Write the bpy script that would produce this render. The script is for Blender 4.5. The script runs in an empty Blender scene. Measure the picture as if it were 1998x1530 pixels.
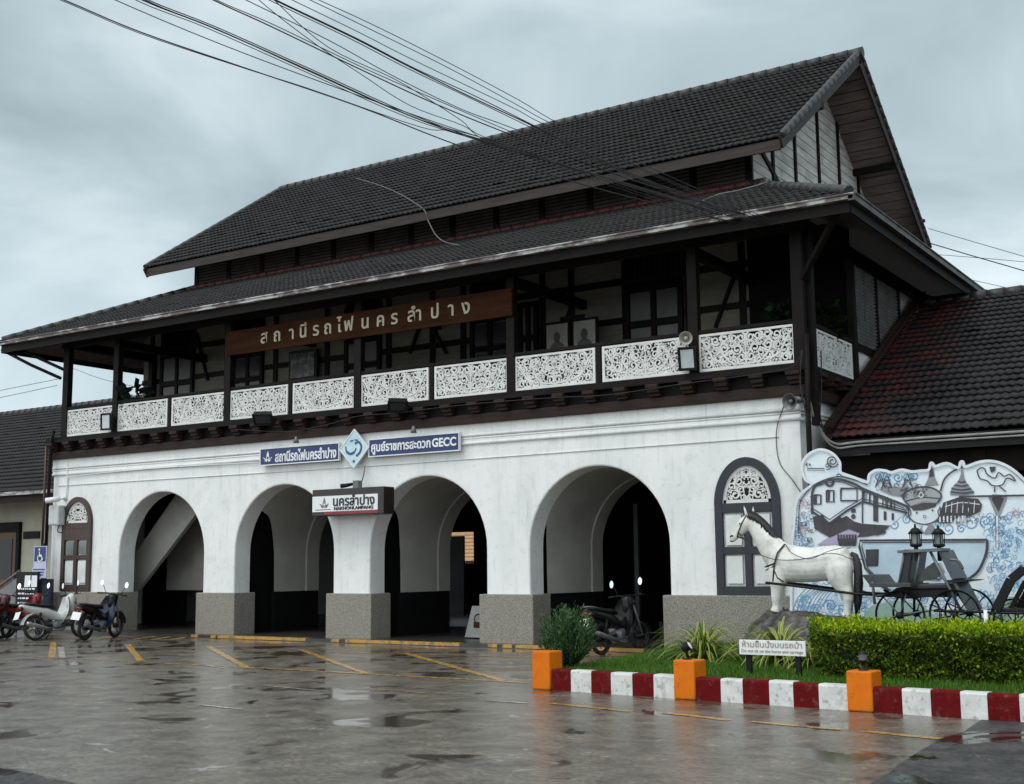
import bpy, math, random
from mathutils import Vector, Matrix
import numpy as np
R = math.radians
random.seed(7)
S = bpy.context.scene
COL = S.collection

# ------------------------------------------------------------------ camera
CF, CX, CY, CZ = 2422.1, 25.8858, -21.0156, 1.6
YAW, PITCH, ROLL = .58327, .1390, -.00977
fwd = Vector((-math.sin(YAW)*math.cos(PITCH), math.cos(YAW)*math.cos(PITCH), math.sin(PITCH)))
r0 = Vector((math.cos(YAW), math.sin(YAW), 0)); u0 = r0.cross(fwd)
CR = math.cos(ROLL)*r0 + math.sin(ROLL)*u0
CU = -math.sin(ROLL)*r0 + math.cos(ROLL)*u0
CAMP = Vector((CX, CY, CZ))
cam = bpy.data.cameras.new('camera'); camo = bpy.data.objects.new('camera', cam); COL.objects.link(camo)
cam.sensor_width = 36; cam.lens = CF/1998*36; cam.clip_start = .1; cam.clip_end = 2000
M4 = Matrix((CR, CU, -fwd)).transposed().to_4x4(); M4.translation = CAMP
camo.matrix_world = M4
S.camera = camo

def at(u, v, ax, val):
    """point of the photograph (1998x1530 pixels) on the world plane axis=val"""
    d = fwd*CF + CR*(u-999) - CU*(v-765)
    return CAMP + d*((val-CAMP[ax])/d[ax])

# ------------------------------------------------------------------ world, sun, exposure
S.view_settings.view_transform = 'Standard'; S.view_settings.look = 'None'
S.view_settings.gamma = 1; S.view_settings.exposure = 0.68
S.cycles.max_bounces = 7; S.cycles.diffuse_bounces = 3; S.cycles.glossy_bounces = 4
W = bpy.data.worlds.new("World"); S.world = W; W.use_nodes = True
nt = W.node_tree; nt.nodes.clear()
def N(t, typ, **kw):
    n = t.nodes.new(typ)
    for k, v in kw.items():
        if k in n.inputs and not hasattr(n, k): n.inputs[k].default_value = v
        elif hasattr(n, k): setattr(n, k, v)
        else: n.inputs[k].default_value = v
    return n
def L(t, a, b): t.links.new(a, b)
SUN_EL, SUN_ROT = R(58), R(200)
sky = N(nt, 'ShaderNodeTexSky', sky_type='NISHITA', sun_disc=False, sun_elevation=SUN_EL, sun_rotation=SUN_ROT)
bgA = N(nt, 'ShaderNodeBackground', Strength=.08); L(nt, sky.outputs[0], bgA.inputs[0])
tc = N(nt, 'ShaderNodeTexCoord')
mp = N(nt, 'ShaderNodeMapping'); mp.inputs['Scale'].default_value = (1, 1, 2.4); mp.inputs['Location'].default_value = (.37, .1, .3)
L(nt, tc.outputs['Generated'], mp.inputs[0])
n1 = N(nt, 'ShaderNodeTexNoise', Scale=2.1, Detail=6, Roughness=.52, Distortion=.6); L(nt, mp.outputs[0], n1.inputs['Vector'])
cr = N(nt, 'ShaderNodeValToRGB'); L(nt, n1.outputs[0], cr.inputs[0])
e = cr.color_ramp.elements
e[0].position = .36; e[0].color = (.215, .283, .303, 1); e[1].position = .66; e[1].color = (.50, .572, .607, 1)
m = e.new(.5); m.color = (.32, .40, .427, 1)
sp = N(nt, 'ShaderNodeSeparateXYZ'); L(nt, tc.outputs['Generated'], sp.inputs[0])
# the cloud deck is thinnest (brightest) overhead and behind the photographer, and pales towards the horizon
mr = N(nt, 'ShaderNodeMapRange'); mr.inputs['From Min'].default_value = .1; mr.inputs['From Max'].default_value = -.75
mr.inputs['To Min'].default_value = 0; mr.inputs['To Max'].default_value = 1.25; L(nt, sp.outputs['Y'], mr.inputs['Value'])
mz = N(nt, 'ShaderNodeMapRange'); mz.inputs['From Min'].default_value = .02; mz.inputs['From Max'].default_value = .3
mz.inputs['To Min'].default_value = .25; mz.inputs['To Max'].default_value = 0; L(nt, sp.outputs['Z'], mz.inputs['Value'])
mu = N(nt, 'ShaderNodeMapRange'); mu.inputs['From Min'].default_value = .5; mu.inputs['From Max'].default_value = 1
mu.inputs['To Min'].default_value = 0; mu.inputs['To Max'].default_value = .3; L(nt, sp.outputs['Z'], mu.inputs['Value'])
a1 = N(nt, 'ShaderNodeMath', operation='ADD'); L(nt, mr.outputs[0], a1.inputs[0]); L(nt, mz.outputs[0], a1.inputs[1])
a2 = N(nt, 'ShaderNodeMath', operation='ADD'); L(nt, a1.outputs[0], a2.inputs[0]); L(nt, mu.outputs[0], a2.inputs[1])
a3 = N(nt, 'ShaderNodeMath', operation='ADD'); L(nt, a2.outputs[0], a3.inputs[0]); a3.inputs[1].default_value = 1
# thin bright cloud is whiter than the heavy grey deck
mh = N(nt, 'ShaderNodeHueSaturation'); L(nt, cr.outputs[0], mh.inputs['Color'])
ms = N(nt, 'ShaderNodeMapRange'); ms.inputs['From Min'].default_value = .1; ms.inputs['From Max'].default_value = -.4; ms.inputs['To Min'].default_value = .92; ms.inputs['To Max'].default_value = .5
L(nt, sp.outputs['Y'], ms.inputs['Value']); L(nt, ms.outputs[0], mh.inputs['Saturation'])
bgB = N(nt, 'ShaderNodeBackground'); L(nt, mh.outputs[0], bgB.inputs[0]); L(nt, a3.outputs[0], bgB.inputs[1])
mx = N(nt, 'ShaderNodeMixShader'); mx.inputs[0].default_value = .93
L(nt, bgA.outputs[0], mx.inputs[1]); L(nt, bgB.outputs[0], mx.inputs[2])
wo = N(nt, 'ShaderNodeOutputWorld'); L(nt, mx.outputs[0], wo.inputs[0])

sl = bpy.data.lights.new('sun', 'SUN'); sl.energy = .8; sl.angle = R(25); sl.color = (1, .97, .93)
so = bpy.data.objects.new('sun', sl); COL.objects.link(so)
# sun_rotation is measured clockwise from +Y: direction towards the sun
sd = Vector((math.sin(SUN_ROT)*math.cos(SUN_EL), math.cos(SUN_ROT)*math.cos(SUN_EL), math.sin(SUN_EL)))
so.rotation_euler = sd.to_track_quat('Z', 'Y').to_euler()

# ------------------------------------------------------------------ materials
MATS = {}
def mat(name, c1, c2=None, rough=.6, scale=3., bump=0., bscale=None, stretch=(1, 1, 1), metal=0., spec=.5, detail=6, lo=.35, hi=.65, r2=None):
    if name in MATS: return MATS[name]
    m = bpy.data.materials.new(name); m.use_nodes = True; t = m.node_tree
    p = t.nodes['Principled BSDF']; p.inputs['Roughness'].default_value = rough; p.inputs['Metallic'].default_value = metal
    p.inputs['Specular IOR Level'].default_value = spec
    c2 = c2 or tuple(x*.8 for x in c1)
    tcn = N(t, 'ShaderNodeTexCoord'); mpn = N(t, 'ShaderNodeMapping'); mpn.inputs['Scale'].default_value = stretch
    L(t, tcn.outputs['Object'], mpn.inputs[0])
    nz = N(t, 'ShaderNodeTexNoise', Scale=scale, Detail=detail, Roughness=.6); L(t, mpn.outputs[0], nz.inputs['Vector'])
    rp = N(t, 'ShaderNodeValToRGB'); L(t, nz.outputs[0], rp.inputs[0])
    rp.color_ramp.elements[0].position = lo; rp.color_ramp.elements[0].color = (*c2, 1)
    rp.color_ramp.elements[1].position = hi; rp.color_ramp.elements[1].color = (*c1, 1)
    L(t, rp.outputs[0], p.inputs['Base Color'])
    if r2 is not None:
        rr = N(t, 'ShaderNodeMapRange'); rr.inputs['From Min'].default_value = .35; rr.inputs['From Max'].default_value = .65
        rr.inputs['To Min'].default_value = r2; rr.inputs['To Max'].default_value = rough
        L(t, nz.outputs[0], rr.inputs['Value']); L(t, rr.outputs[0], p.inputs['Roughness'])
    if bump:
        nb = N(t, 'ShaderNodeTexNoise', Scale=bscale or scale*6, Detail=4); L(t, mpn.outputs[0], nb.inputs['Vector'])
        bp = N(t, 'ShaderNodeBump', Strength=bump, Distance=.02); L(t, nb.outputs[0], bp.inputs['Height']); L(t, bp.outputs[0], p.inputs['Normal'])
    MATS[name] = m
    return m

plaster = mat('white_plaster', (.80, .80, .79), (.70, .715, .71), .75, 1.3, .12, 9, (1, 1, .45), spec=.25, lo=.3, hi=.6)
# weather streaks and stains on the lime wash
def add_stains(m, col, streak=(5, 5, .5), amount=.5, zlo=None):
    t = m.node_tree; p = t.nodes['Principled BSDF']; src = p.inputs['Base Color'].links[0].from_socket
    tcn = N(t, 'ShaderNodeTexCoord'); mpn = N(t, 'ShaderNodeMapping'); mpn.inputs['Scale'].default_value = streak
    L(t, tcn.outputs['Object'], mpn.inputs[0])
    nz = N(t, 'ShaderNodeTexNoise', Scale=1.2, Detail=7, Roughness=.65); L(t, mpn.outputs[0], nz.inputs['Vector'])
    rg = N(t, 'ShaderNodeMapRange'); rg.inputs['From Min'].default_value = .56; rg.inputs['From Max'].default_value = .78
    rg.inputs['To Max'].default_value = amount; L(t, nz.outputs[0], rg.inputs['Value'])
    mxn = N(t, 'ShaderNodeMix', data_type='RGBA'); L(t, rg.outputs[0], mxn.inputs[0]); L(t, src, mxn.inputs[6]); mxn.inputs[7].default_value = (*col, 1)
    L(t, mxn.outputs[2], p.inputs['Base Color'])
add_stains(plaster, (.42, .42, .38), (3.5, 3.5, .45), .42)
add_stains(plaster, (.30, .29, .26), (11, 11, .9), .38)
add_stains(plaster, (.36, .35, .31), (1.1, 1.1, 1.6), .40); add_stains(plaster, (.18, .175, .16), (5, 5, 7), .35)
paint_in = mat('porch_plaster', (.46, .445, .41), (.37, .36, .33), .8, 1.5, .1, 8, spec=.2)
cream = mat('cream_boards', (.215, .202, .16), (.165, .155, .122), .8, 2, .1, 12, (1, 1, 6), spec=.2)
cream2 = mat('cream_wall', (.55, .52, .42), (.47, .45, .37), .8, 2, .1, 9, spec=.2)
def granite_mat():
    m = mat('washed_gravel', (.36, .335, .285), (.125, .115, .098), .75, 48, .7, 60, detail=3, lo=.33, hi=.67)
    add_stains(m, (.12, .11, .10), (2.5, 2.5, .5), .6)
    return m
granite = granite_mat()
wood = mat('dark_wood', (.011, .0075, .0065), (.006, .004, .0035), .6, 3, .25, 20, (1, 8, 1), spec=.15)
woodb = mat('brown_beam_wood', (.036, .019, .014), (.018, .010, .008), .6, 4, .25, 18, (.6, 3, 3), spec=.2)
fascia_m = mat('weathered_fascia', (.046, .034, .029), (.024, .018, .016), .6, 2.5, .2, 14, (.4, 3, 4), spec=.25)
gutter_m = mat('peeling_gutter', (.42, .41, .40), (.10, .075, .07), .5, 2.2, .2, 20, (1, 3, 3), lo=.47, hi=.58)
soffit_m = mat('soffit_boards', (.15, .108, .095), (.08, .058, .052), .7, 2.5, .1, 10, (.6, 3, 3))
gablew = mat('gable_boards', (.66, .65, .61), (.40, .39, .36), .8, 2.2, .15, 12, (3, .6, 2.2), lo=.3, hi=.6)
add_stains(gablew, (.16, .155, .14), (2, 2, .7), .8)
louver_m = mat('louver_wood', (.022, .016, .014), (.012, .009, .008), .6, 4, .1, spec=.2)
fret_m = mat('fret_white', (.74, .74, .72), (.62, .62, .60), .55, 4, .05)
dado = mat('black_tile', (.012, .012, .013), (.007, .007, .008), .35, 3)
darkm = mat('dark_interior', (.007, .007, .007), (.004, .004, .004), .8, 2, spec=.1)  # near-black stands in for lack of light indoors; shade put into the colour
floor_m = mat('porch_floor', (.045, .042, .04), (.025, .023, .022), .3, 3)
black = mat('black_paint', (.008, .008, .0085), (.005, .005, .0055), .5, 6, spec=.25)
blackr = mat('black_rubber', (.012, .012, .012), (.02, .02, .02), .75, 12, .2)
dkblue = mat('navy_frame', (.020, .024, .034), (.014, .017, .025), .5, 6)
redbrown = mat('redbrown_frame', (.060, .032, .025), (.038, .022, .018), .5, 6)
paneW = mat('white_shutter', (.72, .73, .72), (.60, .61, .60), .55, 3, .05)
paneG = mat('grey_glass', (.20, .21, .20), (.12, .13, .13), .25, 1.5)
sign_blue = mat('sign_blue', (.010, .028, .13), (.008, .024, .11), .35, 2)
signw = mat('sign_white', (.78, .79, .80), (.70, .72, .74), .4, 3)
letterw = mat('letter_white', (.80, .82, .84), (.74, .77, .80), .4, 5)
letterk = mat('letter_black', (.02, .02, .022), (.015, .015, .016), .45, 5)
sign_red = mat('sign_red', (.28, .015, .03), (.2, .012, .025), .35, 3)
signbrown = mat('sign_brown', (.035, .022, .022), (.02, .014, .014), .4, 4)
bannerm = mat('banner_wood', (.052, .019, .008), (.030, .011, .005), .85, 1.6, .15, 16, (.7, 4, 5), spec=.1)
creaml = mat('cream_letter', (.50, .46, .33), (.40, .37, .27), .5, 6)
dia1 = mat('emblem_pale', (.62, .76, .78), (.40, .58, .64), .35, 2.5)
dia2 = mat('emblem_blue', (.02, .09, .25), (.02, .07, .2), .35, 5)
greym = mat('grey_metal', (.17, .175, .18), (.10, .105, .11), .45, 8, metal=.3)
steel = mat('bright_steel', (.55, .56, .57), (.42, .43, .44), .28, 8, metal=.9)
mirrorm = mat('mirror_glass', (.85, .88, .90), (.8, .83, .86), .04, 3, metal=1)
palegr = mat('pale_grey_plastic', (.55, .57, .57), (.46, .48, .48), .5, 6)
beigem = mat('beige_horn', (.45, .43, .36), (.36, .34, .29), .5, 6)
glassl = mat('lamp_glass', (.55, .60, .60), (.42, .48, .49), .12, 4)
cablem = mat('black_cable', (.018, .016, .018), (.012, .011, .012), .6, 20)
cableg = mat('grey_cable', (.13, .13, .125), (.08, .08, .08), .6, 10)
orange = mat('orange_paint', (.72, .175, .003), (.58, .13, .003), .5, 3, .1, 20, spec=.2)
add_stains(orange, (.22, .07, .02), (4, 4, 1.6), .7); add_stains(orange, (.10, .05, .03), (9, 9, 7), .7)
kred = mat('kerb_red', (.13, .006, .007), (.09, .005, .006), .6, 6, .3, 18, spec=.06)
kwhite = mat('kerb_white', (.66, .66, .64), (.54, .54, .52), .5, 5, .3, 18)
add_stains(kwhite, (.12, .11, .10), (5, 5, 4), .8); add_stains(kwhite, (.05, .045, .04), (11, 11, 9), .95)
add_stains(kred, (.05, .025, .022), (5, 5, 4), .7); add_stains(kred, (.16, .13, .12), (12, 12, 9), .55)
yellowm = mat('road_yellow', (.46, .25, .045), (.17, .13, .08), .4, 7, .3, 40, lo=.33, hi=.52, r2=.15)
whitel = mat('road_white', (.42, .41, .38), (.20, .19, .18), .35, 5, .2, 40, r2=.15)
soilm = mat('soil', (.05, .04, .03), (.03, .025, .02), .9, 6, .4)
rockm = mat('dark_rock', (.11, .10, .088), (.018, .017, .016), .6, 7, 1., 14, lo=.4, hi=.6)
horsem = mat('horse_paint', (.76, .755, .71), (.56, .555, .52), .5, 5, .12, 14, lo=.3, hi=.6)
add_stains(horsem, (.20, .19, .16), (3, 3, 2.5), .7); add_stains(horsem, (.26, .25, .22), (13, 13, 13), .55)
horsek = mat('horse_black', (.012, .011, .011), (.02, .018, .018), .5, 14, .3)
cartgrey = mat('cart_grey', (.05, .054, .057), (.025, .028, .03), .45, 4)
cartblue = mat('cart_darkpanel', (.012, .014, .017), (.007, .008, .010), .45, 4)
doorw = mat('door_wood', (.14, .062, .030), (.09, .04, .02), .5, 3, .1, 12, (4, 4, .6))

def tile_mat(name, c1, c2, red=0.):
    m = bpy.data.materials.new(name); m.use_nodes = True; t = m.node_tree; p = t.nodes['Principled BSDF']
    tcn = N(t, 'ShaderNodeTexCoord')
    sn = N(t, 'ShaderNodeVectorMath', operation='SNAP'); sn.inputs[1].default_value = (.3, .29, 99); L(t, tcn.outputs['Object'], sn.inputs[0])
    wn = N(t, 'ShaderNodeTexWhiteNoise'); L(t, sn.outputs[0], wn.inputs['Vector'])
    nz = N(t, 'ShaderNodeTexNoise', Scale=.9, Detail=6, Roughness=.65); L(t, tcn.outputs['Object'], nz.inputs['Vector'])
    ad = N(t, 'ShaderNodeMath', operation='MULTIPLY_ADD'); L(t, wn.outputs[0], ad.inputs[0]); ad.inputs[1].default_value = .4; L(t, nz.outputs[0], ad.inputs[2])
    rp = N(t, 'ShaderNodeValToRGB'); L(t, ad.outputs[0], rp.inputs[0])
    rp.color_ramp.elements[0].position = .3; rp.color_ramp.elements[0].color = (*c2, 1)
    rp.color_ramp.elements[1].position = 1.15; rp.color_ramp.elements[1].color = (*c1, 1)
    out = rp.outputs[0]
    if red:
        # some courses next to the station wall are unweathered red tiles
        sx = N(t, 'ShaderNodeSeparateXYZ'); L(t, tcn.outputs['Object'], sx.inputs[0])
        n3 = N(t, 'ShaderNodeTexNoise', Scale=.8, Detail=4); L(t, tcn.outputs['Object'], n3.inputs['Vector'])
        q = N(t, 'ShaderNodeMath', operation='MULTIPLY_ADD'); L(t, n3.outputs[0], q.inputs[0]); q.inputs[1].default_value = -2.6; L(t, sx.outputs[0], q.inputs[2])
        rg = N(t, 'ShaderNodeMapRange'); rg.inputs['From Min'].default_value = -7.5; rg.inputs['From Max'].default_value = -8.5; rg.inputs['To Max'].default_value = red
        L(t, q.outputs[0], rg.inputs['Value'])
        w2 = N(t, 'ShaderNodeMath', operation='MULTIPLY'); L(t, rg.outputs[0], w2.inputs[0]); L(t, wn.outputs[0], w2.inputs[1])
        mxn = N(t, 'ShaderNodeMix', data_type='RGBA'); L(t, w2.outputs[0], mxn.inputs[0]); L(t, out, mxn.inputs[6]); mxn.inputs[7].default_value = (.066, .013, .011, 1)
        out = mxn.outputs[2]
    L(t, out, p.inputs['Base Color'])
    rr = N(t, 'ShaderNodeMapRange'); rr.inputs['To Min'].default_value = .42; rr.inputs['To Max'].default_value = .75; L(t, nz.outputs[0], rr.inputs['Value'])
    L(t, rr.outputs[0], p.inputs['Roughness']); p.inputs['Specular IOR Level'].default_value = .2
    return m
tile = tile_mat('roof_tile', (.024, .0215, .022), (.0065, .006, .0062))
tile_w = tile_mat('wing_tile', (.027, .0255, .0275), (.009, .0082, .009), 1.0)
tile_l = tile_mat('left_wing_tile', (.026, .0235, .0245), (.010, .009, .0095), 0)
ridge_red = mat('red_ridge_tile', (.11, .024, .016), (.045, .014, .011), .55, 5, .3, 20)
ridge_dk = mat('dark_ridge_tile', (.038, .035, .034), (.018, .017, .017), .5, 4, .2, 16)

def leaf_mat(name, rough=.55, trans=.25):
    m = bpy.data.materials.new(name); m.use_nodes = True; t = m.node_tree; p = t.nodes['Principled BSDF']
    a = N(t, 'ShaderNodeAttribute', attribute_name='tint')
    L(t, a.outputs['Color'], p.inputs['Base Color']); p.inputs['Roughness'].default_value = rough
    p.inputs['Specular IOR Level'].default_value = .16
    tr = N(t, 'ShaderNodeBsdfTranslucent'); L(t, a.outputs['Color'], tr.inputs[0])
    ms = N(t, 'ShaderNodeMixShader'); ms.inputs[0].default_value = trans
    L(t, p.outputs[0], ms.inputs[1]); L(t, tr.outputs[0], ms.inputs[2]); L(t, ms.outputs[0], t.nodes['Material Output'].inputs[0])
    return m
leafm = leaf_mat('leaf')

def ground_mat(name, base, dark, puddle=.5, rmin=.05, rmax=.42, agg=.5):
    m = bpy.data.materials.new(name); m.use_nodes = True; t = m.node_tree; p = t.nodes['Principled BSDF']
    tcn = N(t, 'ShaderNodeTexCoord'); v = tcn.outputs['Object']
    nA = N(t, 'ShaderNodeTexNoise', Scale=1.0, Detail=8, Roughness=.6, Distortion=.7); L(t, v, nA.inputs['Vector'])
    nB = N(t, 'ShaderNodeTexNoise', Scale=20, Detail=7, Roughness=.85); L(t, v, nB.inputs['Vector'])
    nC = N(t, 'ShaderNodeTexNoise', Scale=2.3, Detail=8, Roughness=.7); L(t, v, nC.inputs['Vector'])
    nD = N(t, 'ShaderNodeTexNoise', Scale=.9, Detail=3); L(t, v, nD.inputs['Vector'])
    pud = N(t, 'ShaderNodeMapRange', interpolation_type='SMOOTHSTEP'); pud.inputs['From Min'].default_value = puddle; pud.inputs['From Max'].default_value = puddle+.05; 
    # the paving dips towards the arcade, so more water stands there
    sy = N(t, 'ShaderNodeSeparateXYZ'); L(t, v, sy.inputs[0])
    ry = N(t, 'ShaderNodeMapRange'); ry.inputs['From Min'].default_value = -8; ry.inputs['From Max'].default_value = -2; ry.inputs['To Max'].default_value = .065; L(t, sy.outputs[1], ry.inputs['Value'])
    sm = N(t, 'ShaderNodeMath', operation='ADD'); L(t, nA.outputs[0], sm.inputs[0]); L(t, ry.outputs[0], sm.inputs[1]); L(t, sm.outputs[0], pud.inputs['Value'])
    rp = N(t, 'ShaderNodeValToRGB'); L(t, nC.outputs[0], rp.inputs[0])
    rp.color_ramp.elements[0].position = .34; rp.color_ramp.elements[0].color = (*dark, 1)
    rp.color_ramp.elements[1].position = .62; rp.color_ramp.elements[1].color = (*base, 1)
    # aggregate grains
    mg = N(t, 'ShaderNodeMix', data_type='RGBA', blend_type='MULTIPLY'); mg.inputs[0].default_value = agg
    gr = N(t, 'ShaderNodeMapRange'); gr.inputs['From Min'].default_value = .36; gr.inputs['From Max'].default_value = .64; gr.inputs['To Min'].default_value = .3; gr.inputs['To Max'].default_value = 1.75; L(t, nB.outputs[0], gr.inputs['Value'])
    L(t, rp.outputs[0], mg.inputs[6]); L(t, gr.outputs[0], mg.inputs[7])
    # rusty wet soil patches
    rs = N(t, 'ShaderNodeMapRange'); rs.inputs['From Min'].default_value = .66; rs.inputs['From Max'].default_value = .74; rs.inputs['To Max'].default_value = .45; L(t, nD.outputs[0], rs.inputs['Value'])
    mr2 = N(t, 'ShaderNodeMix', data_type='RGBA'); L(t, rs.outputs[0], mr2.inputs[0]); L(t, mg.outputs[2], mr2.inputs[6]); mr2.inputs[7].default_value = (.13, .07, .04, 1)
    # standing water darkens what it covers
    mw = N(t, 'ShaderNodeMix', data_type='RGBA', blend_type='MULTIPLY'); wt = N(t, 'ShaderNodeMath', operation='MULTIPLY'); L(t, pud.outputs[0], wt.inputs[0]); wt.inputs[1].default_value = .8
    L(t, wt.outputs[0], mw.inputs[0]); L(t, mr2.outputs[2], mw.inputs[6]); mw.inputs[7].default_value = (.4, .39, .38, 1)
    L(t, mw.outputs[2], p.inputs['Base Color'])
    rr = N(t, 'ShaderNodeMapRange'); rr.inputs['From Min'].default_value = .3; rr.inputs['From Max'].default_value = .7; rr.inputs['To Min'].default_value = rmax*.55; rr.inputs['To Max'].default_value = rmax; L(t, nC.outputs[0], rr.inputs['Value'])
    mxr = N(t, 'ShaderNodeMix', data_type='FLOAT'); L(t, pud.outputs[0], mxr.inputs[0]); L(t, rr.outputs[0], mxr.inputs[2]); mxr.inputs[3].default_value = rmin
    L(t, mxr.outputs[0], p.inputs['Roughness'])
    inv = N(t, 'ShaderNodeMath', operation='MULTIPLY_ADD'); L(t, pud.outputs[0], inv.inputs[0]); inv.inputs[1].default_value = -.50; inv.inputs[2].default_value = .54
    bp = N(t, 'ShaderNodeBump', Distance=.01); L(t, inv.outputs[0], bp.inputs['Strength']); L(t, nB.outputs[0], bp.inputs['Height']); L(t, bp.outputs[0], p.inputs['Normal'])
    return m
groundm = ground_mat('wet_concrete', (.19, .165, .132), (.072, .062, .05), .56, .06, .29, 1.0)
asphm = ground_mat('rough_asphalt', (.075, .071, .066), (.012, .0115, .011), .53, .05, .7, 1.0)
asphm.node_tree.nodes['Principled BSDF'].inputs['Specular IOR Level'].default_value = .3
farm = mat('ground_far', (.12, .115, .10), (.08, .08, .07), .7, .5)

# ------------------------------------------------------------------ mesh builder
class MB:
    def __init__(s): s.v = []; s.f = []; s.m = []; s.sm = []; s.c = None
    def add(s, vs, fs, mi=0, smooth=False):
        o = len(s.v); s.v += [tuple(x) for x in vs]
        for f in fs: s.f.append(tuple(i+o for i in f)); s.m.append(mi); s.sm.append(smooth)
        return s
    def box(s, x0, x1, y0, y1, z0, z1, mi=0):
        vs = [(x, y, z) for x in (x0, x1) for y in (y0, y1) for z in (z0, z1)]
        return s.add(vs, [(0, 1, 3, 2), (4, 6, 7, 5), (0, 4, 5, 1), (2, 3, 7, 6), (0, 2, 6, 4), (1, 5, 7, 3)], mi)
    def bar(s, a, b, w, h, up=(0, 0, 1), mi=0):
        a = Vector(a); b = Vector(b); d = (b-a).normalized(); u = Vector(up)
        sx = d.cross(u)
        if sx.length < 1e-4: sx = d.cross(Vector((1, 0, 0)))
        sx.normalize(); u = sx.cross(d)
        vs = [p + sx*i*w/2 + u*j*h/2 for p in (a, b) for i in (-1, 1) for j in (-1, 1)]
        return s.add(vs, [(0, 1, 3, 2), (4, 6, 7, 5), (0, 4, 5, 1), (2, 3, 7, 6), (0, 2, 6, 4), (1, 5, 7, 3)], mi)
    def tube(s, pts, r, n=8, mi=0, cap=True, ry=None):
        """tube along pts; r number or list; ry = half-size along the sideways axis when elliptical"""
        pts = [Vector(p) for p in pts]; k = len(pts)
        rs = r if hasattr(r, '__len__') else [r]*k
        rys = rs if ry is None else (ry if hasattr(ry, '__len__') else [ry]*k)
        ref = None; vs = []
        for i, p in enumerate(pts):
            d = (pts[min(i+1, k-1)]-pts[max(i-1, 0)]).normalized()
            if ref is None:
                ref = Vector((0, 1, 0)) if abs(d.y) < .8 else Vector((1, 0, 0))
            a = (ref - d*ref.dot(d)).normalized(); ref = a; b = d.cross(a)
            for j in range(n):
                t = 2*math.pi*j/n
                vs.append(p + a*math.cos(t)*rys[i] + b*math.sin(t)*rs[i])
        fs = [(i*n+j, i*n+(j+1) % n, (i+1)*n+(j+1) % n, (i+1)*n+j) for i in range(k-1) for j in range(n)]
        s.add(vs, fs, mi, True)
        if cap: o = len(s.v)-k*n; s.add([], []); s.f += [tuple(o+j for j in range(n))[::-1], tuple(o+(k-1)*n+j for j in range(n))]; s.m += [mi, mi]; s.sm += [False, False]
        return s
    def lathe(s, prof, c, axis='z', n=24, mi=0):
        """prof: (radius, offset) pairs turned about axis through c"""
        vs = []
        for r, h in prof:
            for j in range(n):
                t = 2*math.pi*j/n; p, q = r*math.cos(t), r*math.sin(t)
                vs.append({'z': (c[0]+p, c[1]+q, c[2]+h), 'y': (c[0]+p, c[1]+h, c[2]+q), 'x': (c[0]+h, c[1]+p, c[2]+q)}[axis])
        k = len(prof)
        return s.add(vs, [(i*n+j, i*n+(j+1) % n, (i+1)*n+(j+1) % n, (i+1)*n+j) for i in range(k-1) for j in range(n)], mi, True)
    def poly(s, pts, y, t=.0, mi=0):
        """flat polygon of (x, z) points on the plane y, facing -y, thickness t towards +y"""
        n = len(pts)
        ar = sum(pts[i][0]*pts[(i+1) % n][1]-pts[(i+1) % n][0]*pts[i][1] for i in range(n))
        if ar < 0: pts = pts[::-1]
        s.add([(x, y, z) for x, z in pts], [tuple(range(n))], mi)
        if t:
            s.add([(x, y+t, z) for x, z in pts], [tuple(range(n))[::-1]], mi)
            o = len(s.v)-2*n
            for i in range(n):
                j = (i+1) % n; s.f.append((o+j, o+i, o+n+i, o+n+j)); s.m.append(mi); s.sm.append(False)
        return s
    def ribbon(s, pts, w, y, t=0., mi=0, closed=False):
        """flat band along (x, z) points, width w or list, in the plane y facing -y"""
        n = len(pts); ws = w if hasattr(w, '__len__') else [w]*n
        A = []; B = []
        for i in range(n):
            p, q = pts[(i-1) % n if closed else max(i-1, 0)], pts[(i+1) % n if closed else min(i+1, n-1)]
            dx, dz = q[0]-p[0], q[1]-p[1]; l = math.hypot(dx, dz) or 1; nx, nz = -dz/l*ws[i]/2, dx/l*ws[i]/2
            A.append((pts[i][0]+nx, pts[i][1]+nz)); B.append((pts[i][0]-nx, pts[i][1]-nz))
        vs = [(a, y, b) for a, b in A]+[(a, y, b) for a, b in B]
        if t: vs += [(a, y+t, b) for a, b in A]+[(a, y+t, b) for a, b in B]
        fs = []
        for i in range(n if closed else n-1):
            j = (i+1) % n
            fs.append((i, n+i, n+j, j))
            if t: fs += [(i, j, 2*n+j, 2*n+i), (n+j, n+i, 3*n+i, 3*n+j)]
        return s.add(vs, fs, mi)
    def xf(s, M):
        s.v = [tuple(M @ Vector(v)) for v in s.v]; return s
    def merge(s, o, M=None):
        return s.add([tuple(M @ Vector(v)) for v in o.v] if M else o.v, o.f, 0) if False else s._merge(o, M)
    def _merge(s, o, M):
        k = len(s.v); s.v += [tuple(M @ Vector(v)) for v in o.v] if M else o.v
        s.f += [tuple(i+k for i in f) for f in o.f]; s.m += o.m; s.sm += o.sm; return s

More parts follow.
